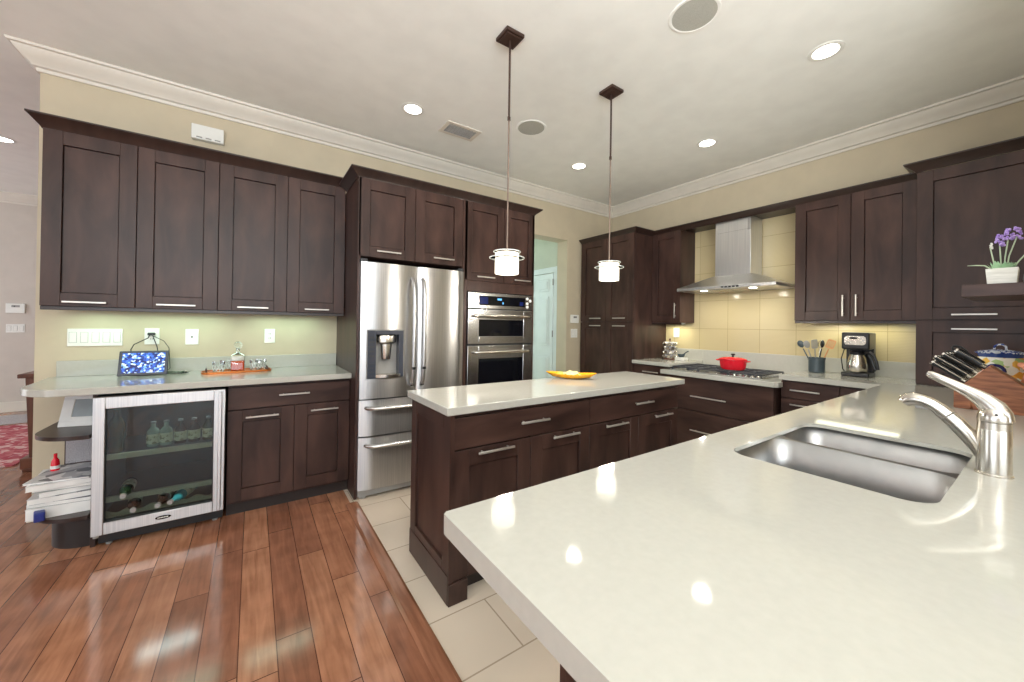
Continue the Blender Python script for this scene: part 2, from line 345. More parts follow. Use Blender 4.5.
def window_frame(axis, at, h, nm):
    h0, h1, z0, z1 = h; m = MB(); n = 3
    def bx(a, b, c, d):
        if axis == 'x': m.box(at - 0.03, at + 0.03, a, b, c, d)
        else: m.box(a, b, at - 0.03, at + 0.03, c, d)
    bx(h0, h1, z0, z0 + 0.06); bx(h0, h1, z1 - 0.06, z1)
    for i in range(n + 1): c = h0 + (h1 - h0) * i / n; bx(max(h0, c - 0.03), min(h1, c + 0.03), z0, z1)
    struct(m.build(nm, 'trim'))
window_frame('x', -5.3, (-2.3, 2.3, 0.35, 2.55), 'window_1'); window_frame('y', -4.7, (-3.7, 1.3, 0.35, 2.55), 'window_2'); window_frame('x', -5.3, (4.9, 7.5, 0.35, 2.55), 'window_3')
# hallway behind the doorway
struct(MB().box(3.50, 3.62, YA + WT, 7.1, 0, ZC).build('wall_hall_right', 'green'))
struct(MB().box(2.30, 2.42, YA + WT, 8.3, 0, ZC).build('wall_hall_left', 'green'))
struct(MB().box(2.42, 3.50, 7.0, 7.1, 0, ZC).build('wall_hall_end', 'green'))
# crown moulding round the room
CR = [(0, 2.905), (0.012, 2.905), (0.016, 2.925), (0.03, 2.932), (0.034, 2.942), (0.06, 2.968), (0.088, 3.0), (0.094, 3.016), (0.108, 3.02), (0.112, ZC), (0, ZC)]
struct(MB().sweep([(-1.16, YA + WT), (-1.16, YA), (XB, YA), (XB, -0.03), (2.3, -0.03)], CR, 1).build('trim_2', 'trim', smooth=True))
struct(MB().sweep([(-5.2, 8.3), (2.3, 8.3)], CR, 1).build('trim_3', 'trim', smooth=True))
BB = [(0, 0), (0.016, 0), (0.016, 0.10), (0.010, 0.125), (0, 0.13)]
struct(MB().sweep([(-1.16, YA + WT), (-1.16, YA), (-1.04, YA)], BB, 1).build('baseboard_back', 'trim', bevel=0.002))
struct(MB().sweep([(DX1 + 0.001, YA), (3.68, YA)], BB, 1).build('baseboard_right', 'trim'))

# six panel door standing on the hallway's right wall
d = struct(MB().box(3.47, 3.498, 4.06, 4.80, 0.005, 2.05).build('door_1', 'doorwhite', bevel=0.002))
pm = MB()
for py0, py1 in ((4.14, 4.40), (4.48, 4.72)):
    for z0, z1 in ((1.80, 1.97), (1.02, 1.72), (0.18, 0.88)):
        pm.box(3.462, 3.472, py0, py1, z0, z1); pm.box(3.455, 3.465, py0 + 0.03, py1 - 0.03, z0 + 0.03, z1 - 0.03)
pm.build('door_panel', 'doorwhite', d, 0.004)
struct(MB().box(3.478, 3.50, 3.98, 4.055, 0, 2.06).box(3.478, 3.50, 4.805, 4.88, 0, 2.06).box(3.474, 3.50, 3.97, 4.89, 2.06, 2.14).build('trim_4', 'doorwhite', bevel=0.003))
hm = MB()
for z in (0.3, 1.15, 1.88): hm.cyl((3.468, 4.055, z), (3.468, 4.055, z + 0.09), 0.008, 8)
hm.build('hinge', 'gray', d)

# ------------------------------------------------------------------ cabinets
def shaker(x0, z0, w, h, fw=0.080, t=0.024):
    m = MB(); x1, z1 = x0 + w, z0 + h
    m.box(x0, x0 + fw, 0, t, z0, z1); m.box(x1 - fw, x1, 0, t, z0, z1)
    m.box(x0 + fw, x1 - fw, 0, t, z0, z0 + fw); m.box(x0 + fw, x1 - fw, 0, t, z1 - fw, z1)
    m.box(x0 + fw + 0.0035, x1 - fw - 0.0035, 0.011, t - 0.001, z0 + fw + 0.0035, z1 - fw - 0.0035)
    return m
def handle(parent, x, z, ln, vert=False, off=0.034):
    m = MB(); h = ln / 2; p = ln * 0.36
    if vert:
        m.box(x - 0.0055, x + 0.0055, -off, -off + 0.010, z - h, z + h)
        for s in (-1, 1): m.cyl((x, -off + 0.006, z + s * p), (x, 0.0, z + s * p), 0.0045, 8)
    else:
        m.box(x - h, x + h, -off, -off + 0.010, z - 0.0055, z + 0.0055)
        for s in (-1, 1): m.cyl((x + s * p, -off + 0.006, z), (x + s * p, 0.0, z), 0.0045, 8)
    return m.build('handle', 'handle', parent, 0.0015, seg=1)
G = 0.002
def cabinet(name, label, cat, loc, rz, W, D, z0, z1, fronts, toe=0.0, rail=0.0, group=None, ends=True):
    """front plane of the doors at local y=0; fronts: (kind, x0, x1, z0, z1, handle)"""
    r = thing(name, label, cat, (loc[0], loc[1], 0), rz, group)
    c = MB().box(0, W, 0.022, D, z0 + toe, z1)
    c.build('carcass', 'wood', r, 0.001, seg=1)
    if toe: MB().box(0.0, W, 0.05 if toe < 0.09 else 0.07, D, z0, z0 + toe).build('toe_kick', 'toe', r)
    if rail: MB().box(0.0, W, 0.014, 0.034, z0 - rail, z0).build('light_rail', 'woodx', r, 0.001, seg=1)
    for f in fronts:
        k, a, b, c0, c1, hd = f[:6]
        if k == 'door': o = shaker(a + G, c0 + G, b - a - 2 * G, c1 - c0 - 2 * G).build('door', 'wood', r, 0.0012, seg=1)
        elif k == 'panel': o = shaker(a + G, c0 + G, b - a - 2 * G, c1 - c0 - 2 * G).build('end_panel', 'wood', r, 0.0012, seg=1)
        else: o = MB().box(a + G, b - G, 0, 0.022, c0 + G, c1 - G).build('drawer', 'woodh', r, 0.002)
        if hd: handle(o, *hd)
    return r
RB = -PI / 2   # cabinets on the right wall face -x; local x runs along -y
def CP(z, h=0.062, d=0.062): return [(0, z - 0.004), (0.006, z - 0.004), (0.010, z + 0.006), (d - 0.006, z + h - 0.014), (d, z + h - 0.010), (d, z + h), (0, z + h)]

# wall cabinets over the bar: two units, two doors each
ZU0, ZU1, YU = 1.385, 2.44, 3.41
cabinet('wall_cabinet', 'dark wood upper cabinet pair at the left end of the wall, under the white box', 'cabinet', (-1.04, YU, 0), 0, 0.828, 0.345, ZU0, ZU1,
        [('door', 0, 0.407, ZU0, ZU1, (0.19, 1.412, 0.185)), ('door', 0.407, 0.828, ZU0, ZU1, (0.407 + 0.205, 1.412, 0.20))], rail=0.022)
cabinet('wall_cabinet', 'dark wood upper cabinet pair above the decanter, touching the tall refrigerator surround', 'cabinet', (-0.212, YU, 0), 0, 0.838, 0.345, ZU0, ZU1,
        [('door', 0, 0.422, ZU0, ZU1, (0.21, 1.412, 0.19)), ('door', 0.422, 0.838, ZU0, ZU1, (0.422 + 0.21, 1.412, 0.175))], rail=0.022)
tag(MB().sweep([(-1.04, YA), (-1.04, YU + 0.012), (0.627, YU + 0.012)], CP(2.44, 0.070, 0.056), 1).build('crown_molding', 'woodx', bevel=0.001),
    'dark wood crown molding along the top of the bar upper cabinets', 'molding')
def led_bar(loc, ln, rz, power, label, color=(0.66, 1.0, 0.76), grp=None):
    r = thing('cabinet_light', label, 'light', loc, rz, grp)
    MB().box(-ln / 2, ln / 2, -0.02, 0.02, -0.012, 0).build('housing', 'white', r)
    MB().box(-ln / 2 + 0.01, ln / 2 - 0.01, -0.014, 0.014, -0.014, -0.0125).build('diffuser', 'led', r)
    a = area('lamp', (0, 0, -0.018), (0, 0, -1), ln - 0.02, 0.12, power, color, 170); a.parent = r; a.rotation_euler = (0, 0, 0)
for x, w_, lb in ((-0.42, 0.5, 'slim lit strip under the bar uppers, nearer the tablet'), (0.22, 0.5, 'slim lit strip under the bar uppers, nearer the refrigerator'), (-0.85, 0.3, 'short lit strip under the leftmost bar upper cabinet')):
    led_bar((x, 3.62, ZU0), w_, 0, 0.70 * w_ / 0.5, lb)

# bar base: end shelves, wine cooler, base cabinet, countertop
ZK = 0.925
cabinet('base_cabinet', 'dark wood base cabinet with one drawer over two doors beside the wine cooler', 'cabinet', (-0.132, 3.13, 0), 0, 0.759, 0.62, 0, 0.884,
        [('drawer', 0, 0.759, 0.715, 0.865, (0.385, 0.797, 0.19)), ('door', 0, 0.386, 0.095, 0.712, (0.195, 0.662, 0.19)), ('door', 0.386, 0.759, 0.095, 0.712, (0.386 + 0.195, 0.665, 0.185))], toe=0.08)
sh = thing('end_shelf_unit', 'dark wood rounded open shelves at the left end of the bar, holding magazines', 'shelf', (-0.73, 3.13, 0))
MB().box(-0.022, 0.0, 0.02, 0.62, 0, 0.884).build('side_panel', 'wood', sh, 0.001)
MB().box(-0.285, -0.022, 0.605, 0.622, 0.2, 0.884).build('back_panel', 'wood', sh, 0.001)
def qshelf(x0, x1, y0, y1, r):
    pts = [(x1, y1), (x0, y1)]
    for k in range(13): a = PI + (PI / 2) * k / 12; pts.append((x0 + r + r * math.cos(a), y0 + r * 0.95 + r * 0.95 * math.sin(a)))
    pts.append((x1, y0)); return pts
for z in (0.632, 0.180): MB().prism(qshelf(-0.285, -0.022, -0.02, 0.605, 0.25), z, z + 0.022).build('shelf_board', 'woodx', sh, 0.003)
MB().prism(qshelf(-0.22, -0.022, 0.05, 0.605, 0.19), 0, 0.18).build('plinth', 'toe', sh, 0.002)
ct = thing('bar_countertop', 'cream quartz bar countertop with a rounded left end', 'countertop', (0, 0, 0))
pts = [(0.627, YA - 0.001), (-1.10, YA - 0.001), (-1.068, 3.42)]
for k in range(9): a = math.radians(190 + 75 * k / 8); pts.append((-0.825 + 0.240 * math.cos(a), 3.335 + 0.26 * math.sin(a)))
pts.append((0.627, 3.075))
MB().prism(pts, 0.885, ZK).build('slab', 'quartz', ct, 0.004)
MB().box(-1.06, 0.627, YA - 0.022, YA - 0.001, ZK, 1.03).build('backsplash', 'quartz', ct, 0.002)

# wine cooler
wc = thing('wine_cooler', 'stainless framed glass door wine cooler under the bar counter', 'wine cooler', (-0.726, 3.04, 0))
WW = 0.587
MB().box(0.0, 0.012, 0.045, 0.66, 0.10, 0.872).box(WW - 0.012, WW, 0.045, 0.66, 0.10, 0.872).box(0, WW, 0.64, 0.66, 0.10, 0.872).box(0, WW, 0.045, 0.66, 0.10, 0.112).box(0, WW, 0.045, 0.66, 0.86, 0.872).build('cabinet_body', 'black', wc)
MB().box(0.01, WW - 0.01, 0.10, 0.64, 0.015, 0.098).build('kick_grille', 'black', wc)
df = MB()
a, b, z0, z1 = 0.0, WW, 0.100, 0.872
df.box(a, a + 0.05, 0, 0.042, z0, z1).box(b - 0.057, b, 0, 0.042, z0, z1).box(a + 0.05, b - 0.057, 0, 0.042, z0, z0 + 0.066).box(a + 0.05, b - 0.057, 0, 0.042, z1 - 0.066, z1)
dfo = df.build('door_frame', 'steel', wc, 0.003)
MB().box(0.045, WW - 0.052, 0.018, 0.024, 0.16, 0.812).build('glass_pane', 'pane', dfo)
MB().box(0.046, 0.052, 0.006, 0.03, 0.162, 0.81).box(WW - 0.062, WW - 0.056, 0.006, 0.03, 0.162, 0.81).box(0.05, WW - 0.056, 0.006, 0.03, 0.162, 0.17).box(0.05, WW - 0.056, 0.006, 0.03, 0.803, 0.81).build('gasket', 'black', dfo)
MB().box(WW - 0.034, WW - 0.016, -0.030, -0.014, 0.112, 0.860).box(WW - 0.03, WW - 0.02, -0.016, 0.0, 0.13, 0.16).box(WW - 0.03, WW - 0.02, -0.016, 0.0, 0.82, 0.85).build('handle', 'steel', dfo, 0.003)
bd = MB().prism([(0.300 + 0.036 * math.cos(t * PI / 12), 0.133 + 0.011 * math.sin(t * PI / 12)) for t in range(24)], -0.003, 0.0, 'y').build('badge', 'blackgloss', dfo)
lm = MB()
for i in range(7): lm.box(0.276 + i * 0.007, 0.2805 + i * 0.007, -0.0038, -0.003, 0.130, 0.136)
lm.build('badge_lettering', 'white', dfo)
MB().cyl((0.02, 0.012, 0.088), (0.02, 0.012, 0.101), 0.012, 12).build('hinge', 'gray', wc)
for fx in (0.05, WW - 0.05): MB().cyl((fx, 0.12, 0), (fx, 0.12, 0.015), 0.014, 12).build('foot', 'gray', wc)
for z, wav in ((0.512, 0), (0.268, 0), (0.182, 1)):
    MB().box(0.03, WW - 0.03, 0.086, 0.60, z - 0.008, z - 0.004).build('rack_base', 'black', wc); r = MB()
    if wav:
        poly = [(0.035, z - 0.016), (WW - 0.035, z - 0.016)] + [(WW - 0.035 - i * (WW - 0.07) / 60, z + 0.012 + 0.009 * math.cos(i * 2 * PI / 12)) for i in range(61)]
        r.prism(poly, 0.065, 0.082, 'y')
    else: r.box(0.035, WW - 0.035, 0.065, 0.085, z - 0.014, z + 0.016)
    r.build('rack', M['paper'] if False else plain('rack_wood', (226, 216, 190), 0.4), wc)
area('cooler_fill', (-0.43, 3.35, 0.845), (0, 0, -1), 0.3, 0.1, 1.8, (0.85, 0.97, 1.0))  # added fill light so the racks show, not a fixture of the cooler
M['label'] = voronoi_mat('bottle_label', [(240, 234, 206), (232, 224, 190), (170, 164, 130), (242, 238, 214)], 60, 0.5)
M['greenglass'] = plain('green_bottle', (40, 62, 40), 0.08); M['brownglass'] = plain('brown_bottle', (60, 42, 34), 0.08); M['paleglass'] = plain('pale_bottle', (180, 190, 176), 0.1)
def bottle(x, y, z, hgt, r, mat, label, lab=True, grp=None, lying=False):
    t = thing('bottle', label, 'bottle', (x, y, z), 0, grp)
    m = MB().lathe([(r * 0.9, 0), (r, 0.006), (r, hgt * 0.58), (r * 0.85, hgt * 0.66), (r * 0.38, hgt * 0.78), (r * 0.36, hgt * 0.95), (0.001, hgt * 0.95)], n=16).build('glass_body', mat, t, smooth=True)
    if lab: MB().lathe([(r + 0.0008, hgt * 0.12), (r + 0.0012, hgt * 0.13), (r + 0.0012, hgt * 0.5), (r + 0.0008, hgt * 0.51), (r * 0.98, hgt * 0.51), (r * 0.98, hgt * 0.12)], n=16, ring=True).build('paper_label', 'label', t, smooth=True)
    MB().lathe([(r * 0.44, hgt * 0.93), (r * 0.44, hgt), (0.001, hgt)], n=12).build('cap', 'gray' if lab else 'teal', t, smooth=True)
    if lying: t.rotation_euler = (PI / 2, 0, lying)
    return t
G1 = 'small bottles standing on the cooler top rack'
for i, (x, mt, lb) in enumerate(((-0.50, 'paleglass', 'pale small bottle on the cooler top rack, left of the cream labelled ones'), (-0.44, 'paleglass', 'clear small bottle on the cooler top rack, second from its left'), (-0.372, 'brownglass', 'cream labelled bottle on the cooler top rack, leftmost of three'),
                                 (-0.305, 'brownglass', 'cream labelled bottle on the cooler top rack, middle of three'), (-0.232, 'greenglass', 'cream labelled bottle on the cooler top rack, rightmost of three'))):
    bottle(x, 3.19, 0.530, 0.150, 0.031, mt, lb, True, G1)
bottle(-0.655, 3.16, 0.530, 0.27, 0.036, 'greenglass', 'tall dark green bottle at the left of the cooler top rack', False)
bottle(-0.575, 3.22, 0.228, 0.24, 0.030, 'brownglass', 'dark bottle lying cap forward in the cooler, lower left', True, 'bottles lying in the cooler', 0.12); bpy.context.view_layer.update()
bottle(-0.42, 3.22, 0.228, 0.24, 0.030, 'brownglass', 'dark bottle lying in the middle of the cooler bottom rack', True, 'bottles lying in the cooler', -0.1)
bottle(-0.31, 3.22, 0.228, 0.24, 0.030, 'teal', 'turquoise bottle lying in the cooler, lower right', True, 'bottles lying in the cooler', -0.35)
bottle(-0.60, 3.22, 0.318, 0.24, 0.030, 'greenglass', 'dark bottle lying on the cooler middle rack with a pale cap', True, 'bottles lying in the cooler', 0.05)

# tall refrigerator and oven surround
YT = 2.958
tc_ = thing('tall_cabinet', 'tall dark wood cabinet surrounding the refrigerator with two doors above it', 'cabinet', (0.63, YT, 0))
MB().box(0, 0.02, 0.0, 0.80, 0, 2.40).box(0.865, 0.885, 0.0, 0.80, 0, 2.40).box(0.02, 0.865, 0.022, 0.80, 1.81, 2.40).box(0.02, 0.865, 0.78, 0.80, 0, 1.81).build('carcass', 'wood', tc_, 0.001, seg=1)
for x0, x1, hx in ((0.004, 0.438, 0.225), (0.438, 0.865, 0.68)):
    dd = shaker(x0 + G, 1.812, x1 - x0 - 2 * G, 0.586).build('door', 'wood', tc_, 0.0012, seg=1); handle(dd, hx, 1.857, 0.185)
oc = thing('oven_cabinet', 'tall dark wood oven cabinet with two doors above the wall oven', 'cabinet', (1.515, YT, 0))
MB().box(0, 0.025, 0.0, 0.80, 0, 2.40).box(0.742, 0.767, 0.0, 0.80, 0, 2.40).box(0.025, 0.742, 0.022, 0.80, 1.605, 2.40).box(0.025, 0.742, 0.0, 0.022, 1.605, 1.70).box(0.025, 0.742, 0.76, 0.80, 0, 1.6).box(0.025, 0.742, 0.0, 0.80, 0, 0.35).build('carcass', 'wood', oc, 0.001, seg=1)
for x0, x1, hx in ((0.0, 0.41, 0.205), (0.41, 0.767, 0.61)):
    dd = shaker(x0 + G, 1.702, x1 - x0 - 2 * G, 0.696, 0.07).build('door', 'wood', oc, 0.0012, seg=1); handle(dd, hx, 1.737, 0.185)
tag(MB().sweep([(0.63, 3.38), (0.63, YT + 0.01), (2.282, YT + 0.01), (2.282, YA)], CP(2.40, 0.058, 0.062), 1).build('crown_molding', 'woodx', bevel=0.001),
    'dark wood crown molding over the refrigerator and oven cabinets', 'molding')

# ------------------------------------------------------------------ refrigerator (front at y=2.917)
fr = thing('refrigerator', 'stainless french door refrigerator with ice and water dispenser', 'refrigerator', (0.644, 2.905, 0))
FW = 0.846
MB().box(0.0, FW, 0.075, 0.85, 0.03, 1.765).build('body', 'darkgray', fr)
def bowed(x0, x1, z0, z1, bow=0.018, t=0.07, holes=None):
    n = 14; poly = [(x0, t), (x1, t)]
    for i in range(n + 1):
        u = i / n; e = 0.012 * (1 - min(1, min(u, 1 - u) * 14)) ** 2
        poly.append((x1 + (x0 - x1) * u, -bow * 4 * u * (1 - u) + e))
    return MB().prism(poly, z0, z1)
# left door has a rectangular opening for the dispenser: built as pieces around it
MX = 0.425
def door_pieces():
    n = 20; m = MB()
    def yb(x, x0, x1): u = (x - x0) / (x1 - x0); return -0.018 * 4 * u * (1 - u)
    x0, x1 = 0.002, MX - 0.003; hx0, hx1, hz0, hz1 = 0.045, 0.325, 0.895, 1.262
    xs = [x0 + (x1 - x0) * i / n for i in range(n + 1)] + [hx0, hx1]; xs = sorted(set(xs))
    def strip(a, b, z0, z1):
        q = [x for x in xs if a - 1e-6 <= x <= b + 1e-6]
        m.prism([(b, 0.07), (a, 0.07)] + [(x, yb(x, x0, x1)) for x in q], z0, z1)
    strip(x0, x1, hz1, 1.762); strip(x0, x1, 0.748, hz0); strip(x0, hx0, hz0, hz1); strip(hx1, x1, hz0, hz1)
    return m
ld = door_pieces().build('door', 'steel', fr, smooth=True)
rd = bowed(MX + 0.003, FW - 0.002, 0.748, 1.762).build('door', 'steel', fr, smooth=True)
def fridge_handle(parent, x):
    MB().tube([(x, -0.012, 1.665), (x, -0.030, 1.655), (x, -0.058, 1.60), (x, -0.066, 1.52), (x, -0.070, 1.25), (x, -0.066, 0.99), (x, -0.058, 0.90), (x, -0.030, 0.835), (x, -0.012, 0.825)], 0.0145, 12, flat=0.8).build('handle', 'steel', parent, smooth=True)
    MB().box(x - 0.013, x + 0.013, -0.077, -0.050, 0.955, 0.975).box(x - 0.013, x + 0.013, -0.040, -0.020, 0.825, 0.845).build('handle_collar', 'black', parent, 0.002)
fridge_handle(ld, MX - 0.040); fridge_handle(rd, MX + 0.042)
dp = MB().box(0.047, 0.323, 0.064, 0.069, 0.897, 1.26).box(0.047, 0.052, -0.012, 0.066, 0.897, 1.26).box(0.318, 0.323, -0.016, 0.066, 0.897, 1.26).box(0.047, 0.323, -0.014, 0.066, 1.252, 1.26).build('dispenser', 'gray', ld)
MB().box(0.052, 0.112, -0.017, 0.01, 0.897, 1.255).box(0.112, 0.318, -0.018, 0.0, 1.225, 1.255).box(0.285, 0.318, -0.018, 0.05, 0.90, 1.23).build('control_panel', 'darkgray', ld, 0.002)
bm_ = MB()
for i in range(4): bm_.box(0.060, 0.104, -0.0185, -0.016, 0.915 + i * 0.03, 0.919 + i * 0.03)
for i in range(5): bm_.box(0.064, 0.100, -0.0185, -0.016, 1.06 + i * 0.034, 1.072 + i * 0.034)
bm_.build('control_button', 'slot', ld)
MB().lathe([(0.062, 0), (0.078, 0.01), (0.080, 0.055), (0.072, 0.068)], (0.20, 0.045, 1.155), 20, sy=0.6).lathe([(0.032, 0), (0.036, 0.02), (0.042, 0.10), (0.042, 0.115)], (0.20, 0.035, 1.035), 20, sy=0.7).build('dispenser_spout', 'nickel', ld, smooth=True)
tr = MB().prism([(0.112 + (0.30 - 0.112) * i / 10, -0.018 - 0.028 * math.sin(PI * i / 10)) for i in range(11)] + [(0.30, 0.05), (0.112, 0.05)], 0.902, 0.925).build('dispenser_tray', 'nickel', ld, 0.002)
for nm, z0, z1 in (('freezer_drawer', 0.472, 0.738), ('freezer_drawer', 0.075, 0.462)):
    o = bowed(0.002, FW - 0.002, z0, z1, 0.018).build(nm, 'steel', fr, smooth=True)
    zz = z1 - 0.055
    MB().tube([(0.05, -0.008, zz), (0.06, -0.035, zz), (0.10, -0.058, zz), (0.25, -0.072, zz), (0.415, -0.076, zz), (0.58, -0.072, zz), (0.73, -0.058, zz), (0.77, -0.035, zz), (0.78, -0.008, zz)], 0.017, 10, flat=0.9).build('handle', 'steelh', o, smooth=True)
MB().box(0.01, FW - 0.01, 0.03, 0.10, 0.02, 0.07).build('base_grille', 'gray', fr)
MB().cyl((0.05, 0.06, 0), (0.05, 0.06, 0.03), 0.025).cyl((FW - 0.05, 0.06, 0), (FW - 0.05, 0.06, 0.03), 0.025).cyl((0.05, 0.8, 0), (0.05, 0.8, 0.03), 0.025).build('foot', 'gray', fr)
MB().box(0.0, 0.05, 0.02, 0.12, 1.765, 1.79).box(FW - 0.05, FW, 0.02, 0.12, 1.765, 1.79).build('hinge_cover', 'slot', fr, 0.003)

# ------------------------------------------------------------------ wall oven and microwave (front y=2.935)
wo = thing('wall_oven', 'stainless double wall oven built into the tall cabinet', 'oven', (1.545, 2.935, 0))
OW = 0.705
MB().box(0.0, OW, 0.023, 0.55, 0.36, 1.595).build('body', 'slot', wo)
cp = MB().box(0, OW, 0, 0.03, 1.455, 1.595).build('control_panel', 'steelh', wo, 0.003)
MB().box(0.105, 0.615, -0.002, 0.004, 1.485, 1.570).build('display', 'blackgloss', cp)
M['clock'] = emit('display_digits', (110, 190, 255), 1.2); M['navy'] = plain('navy_display', (22, 34, 84), 0.1)
for a_, b_, c_ in ((0.112, 0.20, 1.560), (0.55, 0.592, 1.53)): MB().box(a_, b_, -0.003, -0.001, 1.495, c_).build('display_window', 'navy', cp)
MB().box(0.30, 0.345, -0.0035, -0.002, 1.535, 1.552).box(0.355, 0.365, -0.0035, -0.002, 1.50, 1.52).build('digits', 'clock', cp)
kn = MB()
for kx, kz in ((0.64, 1.565), (0.675, 1.545), (0.64, 1.518), (0.640, 1.485)): kn.cyl((kx, -0.006, kz), (kx, 0.002, kz), 0.014, 16)
kn.build('button', 'white', cp, 0.001)
def oven_door(z0, z1, wz0, wz1, nm):
    m = MB(); wx0, wx1 = 0.11, 0.60
    m.box(0, wx0, 0, 0.045, z0, z1).box(wx1, OW, 0, 0.045, z0, z1).box(wx0, wx1, 0, 0.045, z0, wz0).box(wx0, wx1, 0, 0.045, wz1, z1)
    o = m.build(nm, 'steelh', wo, 0.003)
    MB().box(wx0 - 0.001, wx1 + 0.001, 0.006, 0.04, wz0 - 0.001, wz1 + 0.001).build('window', 'blackgloss', o)
    hz = z1 - 0.058
    MB().tube([(0.055, -0.0, hz), (0.06, -0.035, hz), (0.09, -0.05, hz), (0.25, -0.060, hz), (0.353, -0.063, hz), (0.455, -0.060, hz), (0.62, -0.05, hz), (0.65, -0.035, hz), (0.655, 0.0, hz)], [0.011] * 3 + [0.015] * 3 + [0.011] * 3, 10).build('handle', 'nickel', o, smooth=True)
    return o
oven_door(1.138, 1.447, 1.205, 1.355, 'microwave_door'); oven_door(0.37, 1.122, 0.55, 1.005, 'oven_door')

# ------------------------------------------------------------------ island
IY, IX0, IX1 = 1.610, 0.765, 2.607
for i, (x0, x1, hb, lb) in enumerate(((0.785, 1.682, 1.235, 'island base cabinet with drawer over two doors, at the near left end'), (1.682, 2.607, 2.146, 'island base cabinet with drawer over two doors, at the far right end'))):
    W = x1 - x0
    hx = (0.465, 0.50)[i]; h1 = (0.222, 0.225)[i]; h2 = (0.69, 0.72)[i]
    c = cabinet('island_cabinet', 'dark wood ' + lb, 'cabinet', (x0, IY, 0), 0, W, 0.50, 0, 0.885,
            [('drawer', 0, W, 0.715, 0.868, (hx, 0.80, 0.19)), ('door', 0, hb - x0, 0.10, 0.712, (h1, 0.69, 0.21)), ('door', hb - x0, W, 0.10, 0.712, (h2, 0.69, 0.20))], toe=0.095)
ep = thing('island_side_cladding', 'dark wood paneled left end of the island with a notched foot', 'cabinet panel', (0.785, 1.61, 0))
m = shaker(0, 0.10, 0.515, 0.785, 0.075, 0.022)
o = m.build('panel', 'wood', ep, 0.0012, seg=1); o.rotation_euler = (0, 0, RB); o.location = (-0.022, 0.515, 0)
MB().box(-0.026, 0.0, 0, 0.515, 0, 0.135).box(-0.024, 0.075, -0.012, 0.0, 0, 0.10).build('foot_board', 'wood', ep, 0.002)
MB().box(-0.024, 0.0, -0.006, 0.0, 0.10, 0.885).build('corner_stile', 'wood', ep)
it = thing('island_countertop', 'cream quartz island countertop holding the yellow dish', 'countertop')
MB().box(0.738, 2.665, 1.590, 2.135, 0.886, ZK).build('slab', 'quartz', it, 0.004)

# ------------------------------------------------------------------ peninsula and right wall counters
pc = thing('peninsula_countertop', 'large cream quartz peninsula countertop with the sink cut out of it', 'countertop')
outer = [(0.3246, -0.60), (2.28, -0.60), (2.28, -0.028), (XB - 0.001, -0.028), (XB - 0.001, 1.345), (3.66, 1.345), (3.66, 0.716), (0.333, 0.716), (0.3246, 0.708)]
SX0, SX1, SY0, SY1 = 1.228, 1.903, 0.152, 0.592
hole = rrect(SX0, SX1, SY0, SY1, 0.06)
MB().prism(outer, 0.912, ZK, holes=[hole]).build('slab', 'quartz', pc)
MB().prism(outer, 0.885, 0.912, holes=[rrect(SX0 - 0.06, SX1 + 0.06, SY0 - 0.06, SY1 + 0.06, 0.06)]).build('edge_strip', 'quartz', pc)
MB().box(XB - 0.022, XB - 0.001, 0.60, 1.345, ZK, 1.055).build('backsplash', 'quartz', pc, 0.002)
pl = thing('left_countertop', 'short cream quartz countertop holding the spice rack, against the pantry cabinet', 'countertop'); pl.name = 'corner_countertop'
MB().box(3.66, XB - 0.001, 2.36, 2.848, 0.885, ZK).build('slab', 'quartz', pl, 0.004)
MB().box(XB - 0.022, XB - 0.001, 2.36, 2.848, ZK, 1.055).build('backsplash', 'quartz', pl, 0.002)
ck = thing('cooktop_countertop', 'lowered cream quartz countertop under the gas cooktop', 'countertop')
MB().prism([(XB - 0.001, 1.346), (3.67, 1.346), (3.67, 1.318), (3.58, 1.318), (3.555, 1.343), (3.555, 2.40), (3.66, 2.40), (3.66, 2.359), (XB - 0.001, 2.359)], 0.822, 0.865).build('slab', 'quartz', ck, 0.003)
MB().box(XB - 0.022, XB - 0.001, 1.346, 2.359, 0.865, 1.055).build('backsplash', 'quartz', ck, 0.002)
tag(MB().box(XB - 0.010, XB - 0.0005, 0.60, 2.848, 1.055, 2.44).build('tile_backsplash', 'splash'), 'straw coloured glass tile backsplash behind the range hood', 'backsplash')

# peninsula base (mostly hidden)
pb = thing('peninsula_cabinet', 'dark wood base cabinet under the sink peninsula, set back from the counter end', 'cabinet', (0.62, 0.66, 0), 0)
MB().box(0, 0.55, -0.62, 0, 0.10, 0.884).box(0.55, 1.34, -0.62, 0.0, 0.10, 0.64).box(1.34, 3.0, -0.62, 0, 0.10, 0.884).build('carcass', 'wood', pb, 0.001)
MB().box(0.03, 3.0, -0.60, -0.06, 0, 0.10).build('toe_kick', 'toe', pb)
p_ = MB().box(0.0, 0.44, 0.0, 0.02, 0.10, 0.88).build('side_panel', 'wood', pb)
